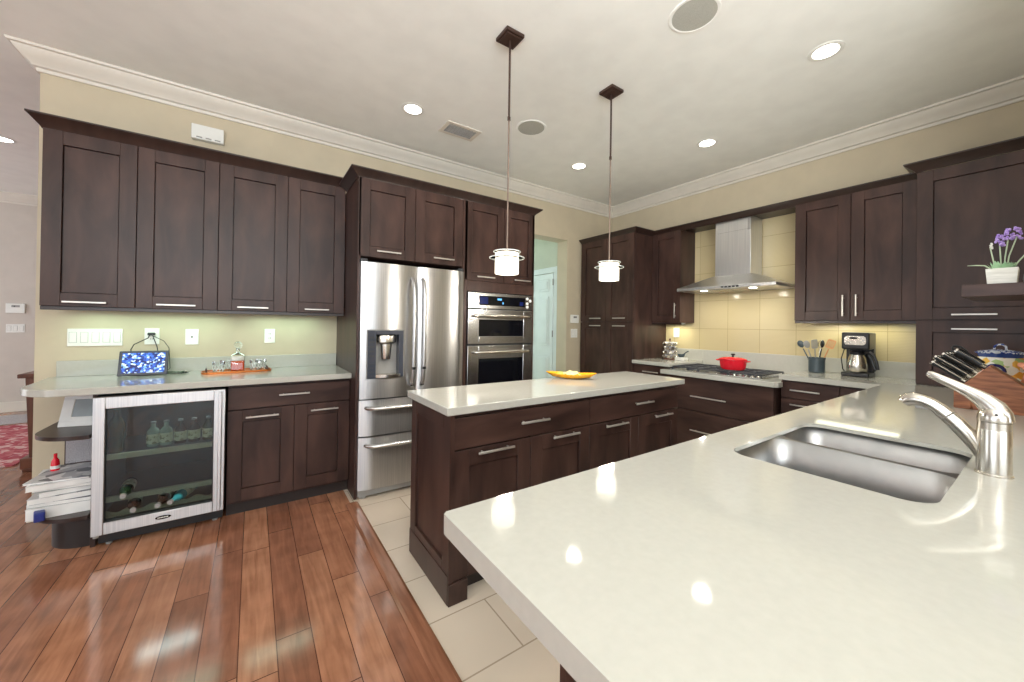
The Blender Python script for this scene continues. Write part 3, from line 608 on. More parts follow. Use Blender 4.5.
# sink
sk = thing('kitchen_sink', 'undermount double bowl stainless sink in the peninsula counter', 'sink')
def bowl(x0, x1, y0, y1, r, depth, z=0.911):
    m = MB(); n = len(rrect(0, 1, 0, 1, .1)); levels = [(0, z, r), (0.003, z - depth * 0.5, r), (0.008, z - depth + 0.03, r), (0.018, z - depth + 0.009, r), (0.036, z - depth, r)]
    vs = []; fs = []
    for ins, zz, rr in levels: vs += [(p[0], p[1], zz) for p in rrect(x0 + ins, x1 - ins, y0 + ins, y1 - ins, max(0.02, rr - ins * 0.6))]
    for i in range(len(levels) - 1):
        for k in range(n): fs.append((i * n + k, i * n + (k + 1) % n, (i + 1) * n + (k + 1) % n, (i + 1) * n + k))
    fs.append(tuple((len(levels) - 1) * n + k for k in range(n)))
    return m.add(vs, fs)
XD = 1.605
for x0, x1 in ((SX0 - 0.006, XD - 0.010), (XD + 0.010, SX1 + 0.006)):
    o = bowl(x0, x1, SY0 - 0.006, SY1 + 0.006, 0.060, 0.225).build('bowl', 'sinksteel', sk, smooth=True)
    so = o.modifiers.new('thickness', 'SOLIDIFY'); so.thickness = 0.0015; so.offset = 1
    MB().lathe([(0.001, 0.6875), (0.03, 0.6875), (0.043, 0.691), (0.045, 0.6875)], ((x0 + x1) / 2, (SY0 + SY1) / 2, 0), 24).build('drain', 'steel', o, smooth=True)
rim_out = rrect(SX0 - 0.03, SX1 + 0.03, SY0 - 0.03, SY1 + 0.03, 0.08)
h1 = rrect(SX0 - 0.006, XD - 0.010, SY0 - 0.006, SY1 + 0.006, 0.060); h2 = rrect(XD + 0.010, SX1 + 0.006, SY0 - 0.006, SY1 + 0.006, 0.060)
MB().prism(rim_out, 0.909, 0.9115, holes=[h1, h2]).build('rim', 'sinksteel', sk)
# faucet
fc = thing('kitchen_faucet', 'brushed nickel pull-out faucet with a lever on top, behind the sink', 'faucet', (1.655, 0.100, ZK))
MB().lathe([(0.034, 0), (0.034, 0.004), (0.0315, 0.006), (0.0310, 0.120), (0.0305, 0.1215), (0.0305, 0.1235), (0.0305, 0.142)], n=36).build('body', 'nickel', fc, smooth=True)
MB().lathe([(0.0305, 0.1435), (0.031, 0.148), (0.0300, 0.160), (0.027, 0.170), (0.022, 0.178), (0.010, 0.183), (0.001, 0.184)], n=36).build('handle_base', 'nickel', fc, smooth=True)
lv = MB().tube([(0.0, -0.006, 0.146), (0.0, -0.004, 0.164), (0.0, 0.004, 0.182), (0.0, 0.020, 0.200), (0.0, 0.044, 0.217), (0.0, 0.070, 0.232), (0.0, 0.096, 0.246), (0.0, 0.116, 0.257), (0.0, 0.124, 0.261)],
               [0.0295, 0.0290, 0.0262, 0.0210, 0.0160, 0.0135, 0.0120, 0.011, 0.007], 20, flat=0.80).build('lever', 'nickel', fc, smooth=True)
MB().ball((-0.031, -0.006, 0.166), 0.003, 8).build('set_screw', 'slot', lv)
MB().tube([(0, 0.018, 0.040), (0, 0.032, 0.072), (0, 0.048, 0.100), (0, 0.068, 0.126), (0, 0.082, 0.141)], [0.012, 0.017, 0.0205, 0.0205, 0.0195], 20).build('spout_base', 'nickel', fc, smooth=True)
MB().tube([(0, 0.084, 0.143), (0, 0.098, 0.157), (0, 0.115, 0.170), (0, 0.133, 0.178), (0, 0.150, 0.180), (0, 0.164, 0.175), (0, 0.173, 0.166)], [0.0198, 0.0188, 0.0182, 0.0188, 0.0200, 0.019, 0.0155], 20).build('spray_head', 'nickel', fc, smooth=True)
MB().box(-0.009, 0.009, 0.120, 0.148, 0.154, 0.162).build('spray_button', 'gray', fc, 0.002)

# ------------------------------------------------------------------ right wall cabinets
XU = 4.03
cabinet('wall_cabinet', 'dark wood upper cabinet with two doors above the coffee maker', 'cabinet', (XU, 1.366, 0), RB, 0.77, 0.30, 1.385, 2.44,
        [('door', 0, 0.388, 1.385, 2.44, (0.388 - 0.042, 1.51, 0.175, True)), ('door', 0.388, 0.77, 1.385, 2.44, (0.388 + 0.042, 1.51, 0.175, True))], rail=0.022)
cabinet('wall_cabinet', 'narrow dark wood upper cabinet with one door between pantry and range hood', 'cabinet', (XU, 2.85, 0), RB, 0.375, 0.30, 1.365, 2.44,
        [('door', 0, 0.375, 1.365, 2.44, (0.375 - 0.055, 1.505, 0.175, True))], rail=0.022)
pn = cabinet('pantry_cabinet', 'tall dark wood pantry with four doors in the far corner', 'cabinet', (3.68, 3.715, 0), RB, 0.865, 0.655, 0, 2.43,
        [('door', 0, 0.44, 1.368, 2.428, (0.285, 1.413, 0.19)), ('door', 0.44, 0.862, 1.368, 2.428, (0.67, 1.413, 0.19)),
         ('door', 0, 0.44, 0.10, 1.362, (0.285, 1.318, 0.19)), ('door', 0.44, 0.862, 0.10, 1.362, (0.67, 1.318, 0.19))], toe=0.095)
cabinet('tall_counter_cabinet', 'dark wood cabinet with stacked doors standing on the counter behind the knife block', 'cabinet', (3.95, 0.594, 0), RB, 0.60, 0.385, ZK, 2.46,
        [('door', 0, 0.56, 1.39, 2.455, (0.27, 1.425, 0.195)), ('door', 0, 0.56, ZK + 0.006, 1.384, (0.27, 1.327, 0.195))])
tag(MB().sweep([(3.69, 3.72), (3.69, 2.85), (XU + 0.012, 2.85), (XU + 0.012, 0.60)], CP(2.425, 0.052, 0.06), 1).box(XU + 0.01, XB - 0.012, 0.60, 2.84, 2.442, 2.460).build('crown_molding', 'woodx', bevel=0.001),
    'dark wood crown molding running from the pantry over the range hood', 'molding')
tag(MB().sweep([(XB - 0.01, 0.594), (3.96, 0.594), (3.96, -0.03)], CP(2.462, 0.062, 0.062), 1).build('crown_molding', 'woodx', bevel=0.001),
    'dark wood crown molding on the cabinet behind the knife block', 'molding')
cabinet('cooktop_cabinet', 'wide dark wood drawer base jutting out under the gas cooktop', 'cabinet', (3.60, 2.36, 0), RB, 1.0, 0.72, 0, 0.822,
        [('drawer', 0, 1.0, 0.49, 0.815, (0.455, 0.635, 0.34)), ('drawer', 0, 1.0, 0.10, 0.485, (0.455, 0.30, 0.34))], toe=0.095)
cabinet('base_cabinet', 'dark wood drawer base between the cooktop and the coffee maker corner', 'cabinet', (3.70, 1.345, 0), RB, 0.39, 0.63, 0, 0.884,
        [('drawer', 0, 0.39, 0.735, 0.872, (0.175, 0.805, 0.20)), ('drawer', 0, 0.39, 0.42, 0.73, (0.175, 0.685, 0.20)), ('drawer', 0, 0.39, 0.10, 0.415, (0.175, 0.37, 0.2))], toe=0.095)
cabinet('corner_cabinet', 'dark wood corner base cabinet where the peninsula meets the right wall', 'cabinet', (3.70, 0.953, 0), RB, 0.29, 0.63, 0, 0.884,
        [('door', 0, 0.29, 0.10, 0.872, None)], toe=0.095)
cabinet('base_cabinet', 'dark wood drawer base beside the pantry, left of the cooktop', 'cabinet', (3.70, 2.848, 0), RB, 0.485, 0.63, 0, 0.884,
        [('drawer', 0, 0.485, 0.735, 0.872, (0.24, 0.805, 0.20)), ('drawer', 0, 0.485, 0.10, 0.73, (0.24, 0.685, 0.20))], toe=0.095)
led_bar((4.20, 0.98, 1.385), 0.55, PI / 2, 1.0, 'slim lit strip under the upper cabinet above the coffee maker', (1.0, 0.97, 0.66))
led_bar((4.20, 2.66, 1.365), 0.28, PI / 2, 0.8, 'slim lit strip under the narrow upper cabinet above the spice rack', (1.0, 0.97, 0.70))

# ------------------------------------------------------------------ range hood
hd = thing('range_hood', 'stainless chimney range hood over the red pot', 'range hood', (4.33, 1.925, 0))
vs = [(-0.48, -0.48, 1.705), (-0.48, 0.48, 1.705), (-0.01, 0.48, 1.705), (-0.01, -0.48, 1.705), (-0.48, -0.48, 1.735), (-0.48, 0.48, 1.735), (-0.01, 0.48, 1.735), (-0.01, -0.48, 1.735),
      (-0.27, -0.19, 1.86), (-0.27, 0.19, 1.86), (-0.01, 0.19, 1.86), (-0.01, -0.19, 1.86)]
MB().add(vs, [(0, 1, 2, 3), (0, 1, 5, 4), (1, 2, 6, 5), (2, 3, 7, 6), (3, 0, 4, 7), (4, 5, 9, 8), (5, 6, 10, 9), (6, 7, 11, 10), (7, 4, 8, 11), (8, 9, 10, 11)]).build('canopy', 'hoodsteel', hd, 0.002)
MB().box(-0.265, -0.012, -0.175, 0.175, 1.855, 2.441).build('chimney', 'hoodsteel', hd, 0.003)
MB().box(-0.264, -0.266, -0.172, -0.145, 2.30, 2.42).box(-0.267, -0.264, -0.15, 0.15, 2.31, 2.312).build('chimney_seam', 'gray', hd)
bt = MB()
for i in range(5): bt.box(-0.4825, -0.479, -0.02 - i * 0.036, 0.004 - i * 0.036, 1.713, 1.727)
bt.build('button', 'blackgloss', hd)
for y in (-0.24, 0.24):
    MB().lathe([(0.001, 0), (0.032, 0), (0.032, 0.004)], (-0.36, y, 1.7015), 20).build('hood_lamp', 'lamp', hd)
    a = area('hood_bulb', (-0.36, y, 1.695), (0, 0, -1), 0.05, 0.05, 1.5, (1.0, 0.96, 0.84)); a.parent = hd
MB().box(-0.42, -0.06, -0.16, 0.16, 1.70, 1.706).build('filter', 'steelh', hd)

# ------------------------------------------------------------------ gas cooktop
gc = thing('gas_cooktop', 'stainless gas cooktop with cast iron grates on the lowered counter', 'cooktop', (3.90, 1.905, 0.865))
MB().box(-0.26, 0.26, -0.44, 0.44, 0, 0.008).build('cooktop_surface', 'steelh', gc, 0.003)
BR = [(-0.12, 0.29, 0.035), (0.13, 0.29, 0.045), (0.0, 0.0, 0.06), (-0.12, -0.29, 0.045), (0.13, -0.29, 0.035)]
for x, y, r in BR:
    b_ = MB().lathe([(r * 1.25, 0.008), (r * 1.2, 0.016), (r, 0.018), (r, 0.024), (0.001, 0.024)], (x, y, 0), 20).build('burner', 'iron', gc, smooth=True)
for y0, y1 in ((0.15, 0.42), (-0.14, 0.14), (-0.42, -0.15)):
    g = MB(); z0, z1 = 0.030, 0.042
    for x in (-0.235, 0.0, 0.235): g.box(x - 0.006, x + 0.006, y0, y1, z0, z1)
    for y in (y0, (y0 + y1) / 2, y1): g.box(-0.235, 0.235, y - 0.006, y + 0.006, z0, z1)
    for x in (-0.12, 0.12): g.box(x - 0.005, x + 0.005, y0, y1, z0 + 0.002, z1)
    for x in (-0.235, 0.235):
        for y in (y0, y1): g.box(x - 0.008, x + 0.008, y - 0.008, y + 0.008, 0.008, z0)
    g.build('grate', 'iron', gc, 0.002, seg=1)
for k in range(5):
    MB().lathe([(0.016, 0.008), (0.016, 0.024), (0.012, 0.028), (0.001, 0.028)], (-0.247 + 0.0, -0.41 + k * 0.05, 0), 14).build('knob', 'nickel', gc, smooth=True)
# red pot
pt = thing('dutch_oven', 'red enameled oval pot with lid on the cooktop', 'pot', (3.88, 1.82, 0.907), 0)
MB().lathe([(0.001, 0), (0.09, 0), (0.104, 0.012), (0.112, 0.05), (0.115, 0.088), (0.118, 0.09), (0.118, 0.094), (0.108, 0.094)], n=36, sx=0.86, sy=1.05).build('pot_body', 'red', pt, smooth=True)
ld_ = MB().lathe([(0.120, 0.095), (0.120, 0.101), (0.112, 0.106), (0.08, 0.117), (0.03, 0.122), (0.001, 0.122)], n=36, sx=0.86, sy=1.05).build('lid', 'red', pt, smooth=True)
MB().lathe([(0.008, 0.120), (0.008, 0.136), (0.020, 0.142), (0.021, 0.150), (0.014, 0.155), (0.001, 0.156)], n=16).build('knob', 'black', ld_, smooth=True)
for s in (-1, 1):
    MB().tube([(-0.038, s * 0.115, 0.083), (-0.03, s * 0.142, 0.085), (0, s * 0.152, 0.086), (0.03, s * 0.142, 0.085), (0.038, s * 0.115, 0.083)], 0.008, 10, flat=0.7).build('loop_handle', 'red', pt, smooth=True)

# ------------------------------------------------------------------ things on the right wall counters
sr = thing('spice_rack', 'silver tiered spice rack on the counter beside the pantry', 'spice rack', (4.16, 2.68, ZK), 0.4)
MB().lathe([(0.075, 0), (0.078, 0.004), (0.078, 0.014), (0.001, 0.014)], n=24).cyl((0, 0, 0.014), (0, 0, 0.235), 0.007, 10).ball((0, 0, 0.24), 0.012, 10).build('stand', 'console', sr, smooth=True)
for lv_ in range(4):
    MB().lathe([(0.076, 0.018 + lv_ * 0.05), (0.078, 0.020 + lv_ * 0.05), (0.076, 0.022 + lv_ * 0.05)], n=24, ring=True).build('wire_ring', 'nickel', sr)
    for k in range(8):
        a = 2 * PI * k / 8 + lv_ * 0.3; c = (0.056 * math.cos(a), 0.056 * math.sin(a), 0.0)
        MB().cyl((c[0] * 0.55, c[1] * 0.55, 0.042 + lv_ * 0.05), (c[0] * 1.2, c[1] * 1.2, 0.036 + lv_ * 0.05), 0.019, 12).build('spice_jar', 'pattern', sr, smooth=True)
        MB().cyl((c[0] * 1.2, c[1] * 1.2, 0.036 + lv_ * 0.05), (c[0] * 1.42, c[1] * 1.42, 0.034 + lv_ * 0.05), 0.0195, 12).build('jar_lid', 'nickel', sr, smooth=True)
md = thing('butter_dish', 'small white dish holding a blue-gray scoop, beside the spice rack', 'dish', (4.14, 2.52, ZK))
MB().box(-0.045, 0.045, -0.06, 0.06, 0, 0.035).build('dish_base', 'white', md, 0.008)
sc = thing('scoop', 'blue-gray scoop resting on the small white dish', 'scoop', (4.14, 2.52, ZK + 0.036))
MB().lathe([(0.001, 0), (0.026, 0.001), (0.038, 0.018), (0.042, 0.036), (0.039, 0.036), (0.034, 0.018), (0.001, 0.006)], n=20).build('scoop_bowl', 'slate', sc, smooth=True)
MB().tube([(-0.01, -0.025, 0.030), (-0.02, -0.07, 0.062), (-0.024, -0.10, 0.078)], [0.007, 0.006, 0.008], 10).build('handle', 'slate', sc, smooth=True)

def outlet(loc, rz, label, kind='outlet', w=0.075, h=0.115, gangs=1, grp=None):
    r = thing('light_switch' if kind == 'switch' else 'wall_outlet', label, 'light switch' if kind == 'switch' else 'outlet', loc, rz, grp)
    MB().box(-w / 2, w / 2, -0.007, 0, -h / 2, h / 2).build('cover_plate', 'white', r, 0.002)
    if kind == 'switch':
        for i in range(gangs):
            cx = -w / 2 + w * (i + 0.5) / gangs + (0.0)
            MB().box(cx - 0.0165, cx + 0.0165, -0.010, -0.007, -0.034, 0.034).build('rocker', 'white', r, 0.0015)
            MB().box(cx - 0.018, cx + 0.018, -0.0078, -0.0068, -0.0355, 0.0355).build('rocker_gap', 'gray', r)
    elif kind == 'outlet':
        MB().box(-0.0165, 0.0165, -0.009, -0.007, -0.034, 0.034).build('receptacle', 'white', r, 0.0015)
        s_ = MB()
        for z in (-0.018, 0.018): s_.box(-0.007, -0.004, -0.0095, -0.0088, z - 0.005, z + 0.005).box(0.004, 0.007, -0.0095, -0.0088, z - 0.005, z + 0.005)
        s_.build('slot', 'slot', r)
    else:
        MB().cyl((0, -0.011, 0), (0, -0.007, 0), 0.006, 12).build('jack', 'slot', r)
    return r
outlet((XB - 0.012, 2.70, 1.245), RB, 'white wall outlet on the tile above the spice rack')
outlet((XB - 0.012, 1.00, 1.195), RB, 'white wall outlet on the tile behind the coffee maker')
outlet((-0.888, YA, 1.185), 0, 'wide white five-gang switch plate above the bar counter', 'switch', 0.262, 0.118, 5)
outlet((-0.605, YA, 1.19), 0, 'white wall outlet above the tablet with cords plugged in', 'outlet', 0.08, 0.118)
outlet((-0.382, YA, 1.185), 0, 'white cable jack plate on the bar wall left of the decanter', 'jack', 0.078, 0.118)
outlet((0.116, YA, 1.19), 0, 'white wall outlet on the bar wall nearest the refrigerator', 'outlet', 0.075, 0.118)

# utensil crock
cr_ = thing('utensil_crock', 'slate gray crock of cooking utensils left of the coffee maker', 'crock', (4.16, 1.235, ZK))
MB().lathe([(0.001, 0), (0.055, 0), (0.060, 0.006), (0.060, 0.115), (0.063, 0.118), (0.063, 0.135), (0.057, 0.135), (0.054, 0.012), (0.001, 0.010)], n=28).build('crock_body', 'slate', cr_, smooth=True)
def utensil(name, label, dx, dy, mat, kind, L=0.24):
    r = thing(name, label, 'utensil', (4.16, 1.235, ZK + 0.013)); b = Vector((dx * 0.12, dy * 0.12, 0)); t = Vector((dx * 1.15, dy * 1.15, L + 0.028))
    MB().tube([b, b + (t - b) * 0.8], 0.005, 8).build('handle', mat, r, smooth=True)
    e = b + (t - b) * 0.97; d_ = (t - b).normalized()
    if kind == 'spoon':
        o = MB().lathe([(0.0005, -0.036), (0.016, -0.026), (0.025, -0.004), (0.024, 0.014), (0.014, 0.030), (0.0005, 0.035)], n=16, sx=0.35).build('head', mat, r, smooth=True)
        o.location = e; o.rotation_euler = d_.to_track_quat('Z', 'Y').to_euler()
    elif kind == 'slotted':
        m = MB().prism(rrect(-0.03, 0.03, -0.04, 0.04, 0.012), -0.002, 0.002, 'x', [rrect(x - 0.003, x + 0.003, -0.028, 0.028, 0.002, 2) for x in (-0.018, -0.006, 0.006, 0.018)])
        o = m.build('head', mat, r); o.location = e; o.rotation_euler = d_.to_track_quat('Z', 'Y').to_euler()
    else:
        m = MB()
        for k in range(6):
            a = PI * k / 6; c_, s2 = math.cos(a), math.sin(a)
            m.tube([(0.024 * math.sin(PI * q / 8) * (1 if True else 1) * c_, 0.024 * math.sin(PI * q / 8) * s2, -0.04 + 0.08 * q / 8) for q in range(9)] , 0.0012, 6)
            m.tube([(-0.024 * math.sin(PI * q / 8) * c_, -0.024 * math.sin(PI * q / 8) * s2, -0.04 + 0.08 * q / 8) for q in range(9)], 0.0012, 6)
        o = m.build('head', 'nickel', r, smooth=True); o.location = e; o.rotation_euler = d_.to_track_quat('Z', 'Y').to_euler()
utensil('ladle', 'dark gray ladle at the far left of the crock', -0.01, 0.105, 'slate', 'spoon', 0.215)
utensil('cooking_spoon', 'gray spoon second from the left in the crock', -0.03, 0.058, 'gray', 'spoon', 0.215)
utensil('spatula', 'slotted gray turner in the middle of the crock', -0.02, 0.010, 'gray', 'slotted', 0.22)
utensil('whisk', 'wire whisk standing in the crock', 0.03, -0.018, 'nickel', 'whisk', 0.22)
utensil('cooking_spoon', 'black spoon right of the whisk in the crock', -0.035, -0.045, 'black', 'spoon', 0.225)
utensil('wooden_spatula', 'tan slotted wooden spatula at the right of the crock', 0.0, -0.088, 'spoonwood', 'slotted', 0.225)

# coffee maker
cm = thing('coffee_maker', 'black drip coffee maker with a steel carafe under the upper cabinet', 'coffee maker', (4.16, 0.955, ZK), RB)
cm.scale = (0.88, 0.88, 1.0)
MB().box(-0.10, 0.10, -0.11, 0.12, 0, 0.035).build('base', 'black', cm, 0.008)
MB().box(-0.10, 0.10, 0.05, 0.12, 0.03, 0.24).build('water_tank', 'black', cm, 0.006)
MB().box(-0.10, 0.10, -0.10, 0.12, 0.225, 0.365).build('brew_head', 'black', cm, 0.012)
MB().prism(rrect(-0.078, 0.078, 0.262, 0.335, 0.024), -0.108, -0.098, 'y').build('control_panel', 'nickel', cm, 0.002)
MB().prism([(-0.01 + 0.032 * math.cos(k * PI / 12), 0.318 + 0.009 * math.sin(k * PI / 12)) for k in range(24)], -0.111, -0.107, 'y').build('display', 'blackgloss', cm)
bb = MB()
for kx, kz in ((0.045, 0.315), (0.058, 0.298), (0.045, 0.282), (-0.055, 0.285), (-0.035, 0.282)): bb.cyl((kx, -0.111, kz), (kx, -0.107, kz), 0.005, 10)
bb.build('button', 'gray', cm)
cf = MB().lathe([(0.001, 0.037), (0.068, 0.037), (0.074, 0.05), (0.074, 0.10), (0.062, 0.155), (0.052, 0.175), (0.052, 0.18)], (0, -0.03, 0), 32).build('carafe', 'nickel', cm, smooth=True)
MB().lathe([(0.055, 0.178), (0.058, 0.183), (0.058, 0.20), (0.045, 0.212), (0.001, 0.214)], (0, -0.03, 0), 28).build('carafe_lid', 'black', cf, smooth=True)
MB().tube([(0.050, -0.04, 0.200), (0.090, -0.05, 0.205), (0.120, -0.055, 0.185), (0.140, -0.058, 0.13), (0.150, -0.058, 0.07), (0.135, -0.055, 0.06), (0.118, -0.05, 0.10), (0.105, -0.048, 0.15), (0.085, -0.045, 0.178)], 0.010, 10, flat=1.2).build('carafe_handle', 'black', cf, smooth=True)
tag(MB().tube([(4.325, 1.00, 1.17), (4.29, 1.01, 1.165), (4.26, 1.07, 1.14), (4.24, 1.085, 1.06), (4.24, 1.075, 0.97), (4.24, 1.05, 0.932), (4.24, 1.02, 0.930)], 0.004, 8).build('power_cord', 'black', smooth=True), 'black power cord looping from the outlet to the coffee maker', 'cord')

# knife block: profile in the y-z plane, handles point toward the upper left
kb = thing('knife_block', 'tan wooden knife block behind the faucet', 'knife block', (2.93, 0, ZK))
MB().prism([(0.245, 0.0), (0.02, 0.0), (-0.01, 0.035), (0.083, 0.118 + 0.012), (0.192, 0.222), (0.272, 0.124)], 0.0, 0.115, 'x').build('block', 'knifewood', kb, 0.004)
b2 = MB().box(0.0, 0.115, 0.247, 0.305, 0.0, 0.092).build('steak_knife_block', 'knifewood', kb, 0.004)
ds = Vector((0, 0.66, 0.50)).normalized(); pf = Vector((0, 0.272, 0.124)); pe = Vector((0, 0.192, 0.222))
sl = MB()
for i in range(6): sl.box(0.010 + i * 0.017, 0.016 + i * 0.017, 0.262, 0.296, 0.090, 0.0925)
sl.build('slot', 'slot', kb)
def knife(i, u, x, L, lb, thick=0.0078, shears=False):
    p = pf + (pe - pf) * u; r = thing('shears' if shears else 'kitchen_knife', lb, 'shears' if shears else 'knife', (2.93 + x, p.y, ZK + p.z), 0, None)
    nrm = Vector((0, -0.50, 0.66))
    if shears:
        m = MB()
        for s in (-1, 1):
            c = ds * (L - 0.03) + nrm * (0.022 * s); m.tube([c + (ds * math.cos(a) * 0.030 + nrm * math.sin(a) * 0.019) for a in [k * PI / 8 for k in range(17)]], 0.005, 8)
            m.tube([ds * 0.0, c - ds * 0.028], 0.0055, 8)
        m.build('handle', 'black', r, smooth=True); return
    MB().tube([ds * 0.004 , ds * 0.02], 0.011, 10, flat=0.8).build('bolster', 'nickel', r, smooth=True)
    MB().tube([ds * 0.02, ds * 0.05 + nrm * 0.001, ds * (L * 0.7) + nrm * 0.002, ds * (L - 0.008) + nrm * -0.001], [thick, thick * 1.12, thick, thick * 1.15], 10, flat=1.35).build('handle', 'black', r, smooth=True)
    MB().tube([ds * (L - 0.008) + nrm * -0.001, ds * L + nrm * -0.001], [thick * 1.18, thick * 1.05], 10, flat=1.35).build('end_cap', 'nickel', r, smooth=True)
    sx_ = Vector((-thick * 0.95, 0, 0)); o = MB().tube([ds * 0.02 + nrm * thick * 0.6 + sx_, ds * (L - 0.01) + nrm * thick * 0.7 + sx_ * 1.1], 0.0024, 6).build('tang', 'nickel', r)
KN = [(0.10, 0.015, 0.150), (0.12, 0.058, 0.150), (0.16, 0.098, 0.14), (0.33, 0.018, 0.160), (0.35, 0.056, 0.155), (0.38, 0.096, 0.15), (0.57, 0.020, 0.150), (0.60, 0.060, 0.145), (0.64, 0.098, 0.14)]
KL = ['lowest row, nearest the camera', 'lowest row, middle', 'lowest row, far side', 'second row, nearest the camera', 'second row, middle', 'second row, far side', 'third row, nearest the camera', 'third row, middle', 'third row, far side']
for i, (u, x, L) in enumerate(KN): k_ = knife(i, u, x, L, 'black handled knife in the block, ' + KL[i])
for o in [o for o in COL.objects if o.name.startswith('kitchen_knife') and o.type == 'EMPTY']: o['group'] = 'knives in the block'
knife(9, 0.88, 0.045, 0.13, 'black and steel honing handle in the topmost slot of the block', 0.013)
knife(10, 0.78, 0.095, 0.15, 'kitchen shears in the top of the knife block', shears=True)
for i, x in enumerate((0.016, 0.036, 0.056, 0.078)):
    r = thing('steak_knife', ('steak knife in the low front block, nearest the camera', 'steak knife in the low front block, second from the camera', 'steak knife in the low front block, third from the camera', 'steak knife in the low front block, farthest from the camera')[i], 'knife', (2.93 + x, 0.28, ZK + 0.093), 0, 'steak knives in the front block')
    MB().tube([(0, 0, 0), ds * 0.085], 0.0065, 8, flat=1.3).build('handle', 'black', r, smooth=True)
    MB().tube([ds * 0.085, ds * 0.095], 0.008, 8, flat=1.3).build('end_cap', 'nickel', r, smooth=True)

# painted ceramic canister
cn = thing('ceramic_canister', 'floral painted ceramic pot with a blue lid behind the knife block', 'canister', (3.56, 0.195, ZK))
MB().lathe([(0.001, 0), (0.062, 0), (0.07, 0.006), (0.098, 0.06), (0.106, 0.12), (0.100, 0.175), (0.088, 0.225), (0.084, 0.240), (0.001, 0.240)], n=36).build('body', 'ceramic', cn, smooth=True)
lo_ = MB().lathe([(0.001, 0.2605), (0.094, 0.262), (0.096, 0.267), (0.075, 0.277), (0.03, 0.285), (0.001, 0.286)], n=36).build('lid', 'bluelid', cn, smooth=True)
MB().lathe([(0.001, 0.241), (0.083, 0.241), (0.087, 0.262), (0.001, 0.262)], n=36).build('lid_band', plain('blue_band', (52, 76, 140), 0.1), lo_, smooth=True)
MB().tube([(0, -0.022, 0.283), (0, -0.020, 0.302), (0, -0.008, 0.313), (0, 0.008, 0.313), (0, 0.020, 0.302), (0, 0.022, 0.283)], 0.005, 8).build('knob', 'bluelid', lo_, smooth=True)
M['cobalt'] = plain('cobalt_glaze', (44, 42, 96), 0.12)
MB().tube([(-0.112 + 0.0 * k, 0.012 + 0.033 * math.cos(2 * PI * k / 16), 0.165 + 0.033 * math.sin(2 * PI * k / 16)) for k in range(17)], 0.008, 8).build('ring_handle', 'cobalt', cn, smooth=True)
MB().tube([(-0.075, -0.075, 0.205), (-0.105, -0.095, 0.20), (-0.11, -0.105, 0.17), (-0.085, -0.090, 0.13)], [0.016, 0.02, 0.018, 0.012], 10).build('ear_handle', plain('coral_glaze', (238, 160, 130), 0.15), cn, smooth=True)

# floating shelf with potted lavender
tag(MB().box(2.66, 3.14, -0.029, 0.256, 1.468, 1.522).build('floating_shelf', 'woodh', bevel=0.002), 'dark wood floating shelf at the right edge, holding the lavender', 'shelf')
lp = thing('potted_lavender', 'artificial lavender in a small whitewashed square pot on the floating shelf', 'potted plant', (2.725, 0.145, 1.522))
q = 0.040
MB().add([(-q, -q, 0), (q, -q, 0), (q, q, 0), (-q, q, 0), (-q * 1.12, -q * 1.12, 0.068), (q * 1.12, -q * 1.12, 0.068), (q * 1.12, q * 1.12, 0.068), (-q * 1.12, q * 1.12, 0.068)],
         [(0, 1, 2, 3), (0, 1, 5, 4), (1, 2, 6, 5), (2, 3, 7, 6), (3, 0, 4, 7), (4, 5, 6, 7)]).build('pot', 'potwhite', lp, 0.002)
lf = MB(); rr = random.Random(3)
for i in range(90):
    a = rr.uniform(0, 2 * PI); r0 = rr.uniform(0, 0.034); L = rr.uniform(0.016, 0.040); t = rr.uniform(0.2, 0.9); c = Vector((r0 * math.cos(a), r0 * math.sin(a), 0.066))
    dd = Vector((math.cos(a) * t, math.sin(a) * t, 1)).normalized(); sd = dd.cross(Vector((0, 0, 1))).normalized() * 0.004; up = dd.cross(sd).normalized() * 0.0012
    lf.add([c - sd, c + sd, c + dd * L * 0.6 + sd * 1.3 + up, c + dd * L, c + dd * L * 0.6 - sd * 1.3 - up], [(0, 1, 2, 3, 4)])
lf.build('leaves', 'green_leaf', lp)
def flower(x, y, h, lean, big):
    MB().tube([(x * 0.5, y * 0.5, 0.066), (x * 0.8, y * 0.8, h * 0.6), (x + lean[0], y + lean[1], h)], 0.0022, 6).build('stem', 'stem', lp, smooth=True)
    m = MB(); c = Vector((x + lean[0], y + lean[1], h))
    n = 26 if big else 10
    for i in range(n):
        a = rr.uniform(0, 2 * PI); zz = rr.uniform(-0.012, 0.048 if big else 0.02); rad = (0.013 if big else 0.006) * (1 - max(0, zz) / 0.07)
        m.ball(c + Vector((rad * math.cos(a), rad * math.sin(a), zz)), 0.0052 if big else 0.004, 6)
    m.build('blossom', 'lavender' if big else 'potwhite', lp, smooth=True)
flower(0.006, -0.008, 0.195, (0.0, -0.006), True); flower(-0.006, 0.006, 0.178, (0, 0.002), True); flower(0.0, -0.022, 0.205, (0, -0.016), True); flower(0.0, 0.030, 0.165, (0, 0.004), False)
MB().tube([(0, 0.03, 0.07), (0, 0.05, 0.088), (0, 0.075, 0.092), (0, 0.10, 0.093)], [0.003, 0.003, 0.0025, 0.001], 6).tube([(0, -0.03, 0.07), (0, -0.045, 0.10), (0, -0.07, 0.14), (0, -0.10, 0.165)], [0.003, 0.003, 0.0025, 0.001], 6).build('leaf_blade', 'stem', lp, smooth=True)
og = thing('ornament', 'dark woven ornament with an orange top at the right edge of the floating shelf', 'ornament', (2.80, 0.058, 1.522))
MB().lathe([(0.001, 0), (0.028, 0), (0.036, 0.02), (0.034, 0.045), (0.026, 0.058), (0.001, 0.058)], n=20).build('ornament_body', 'wicker', og, smooth=True)
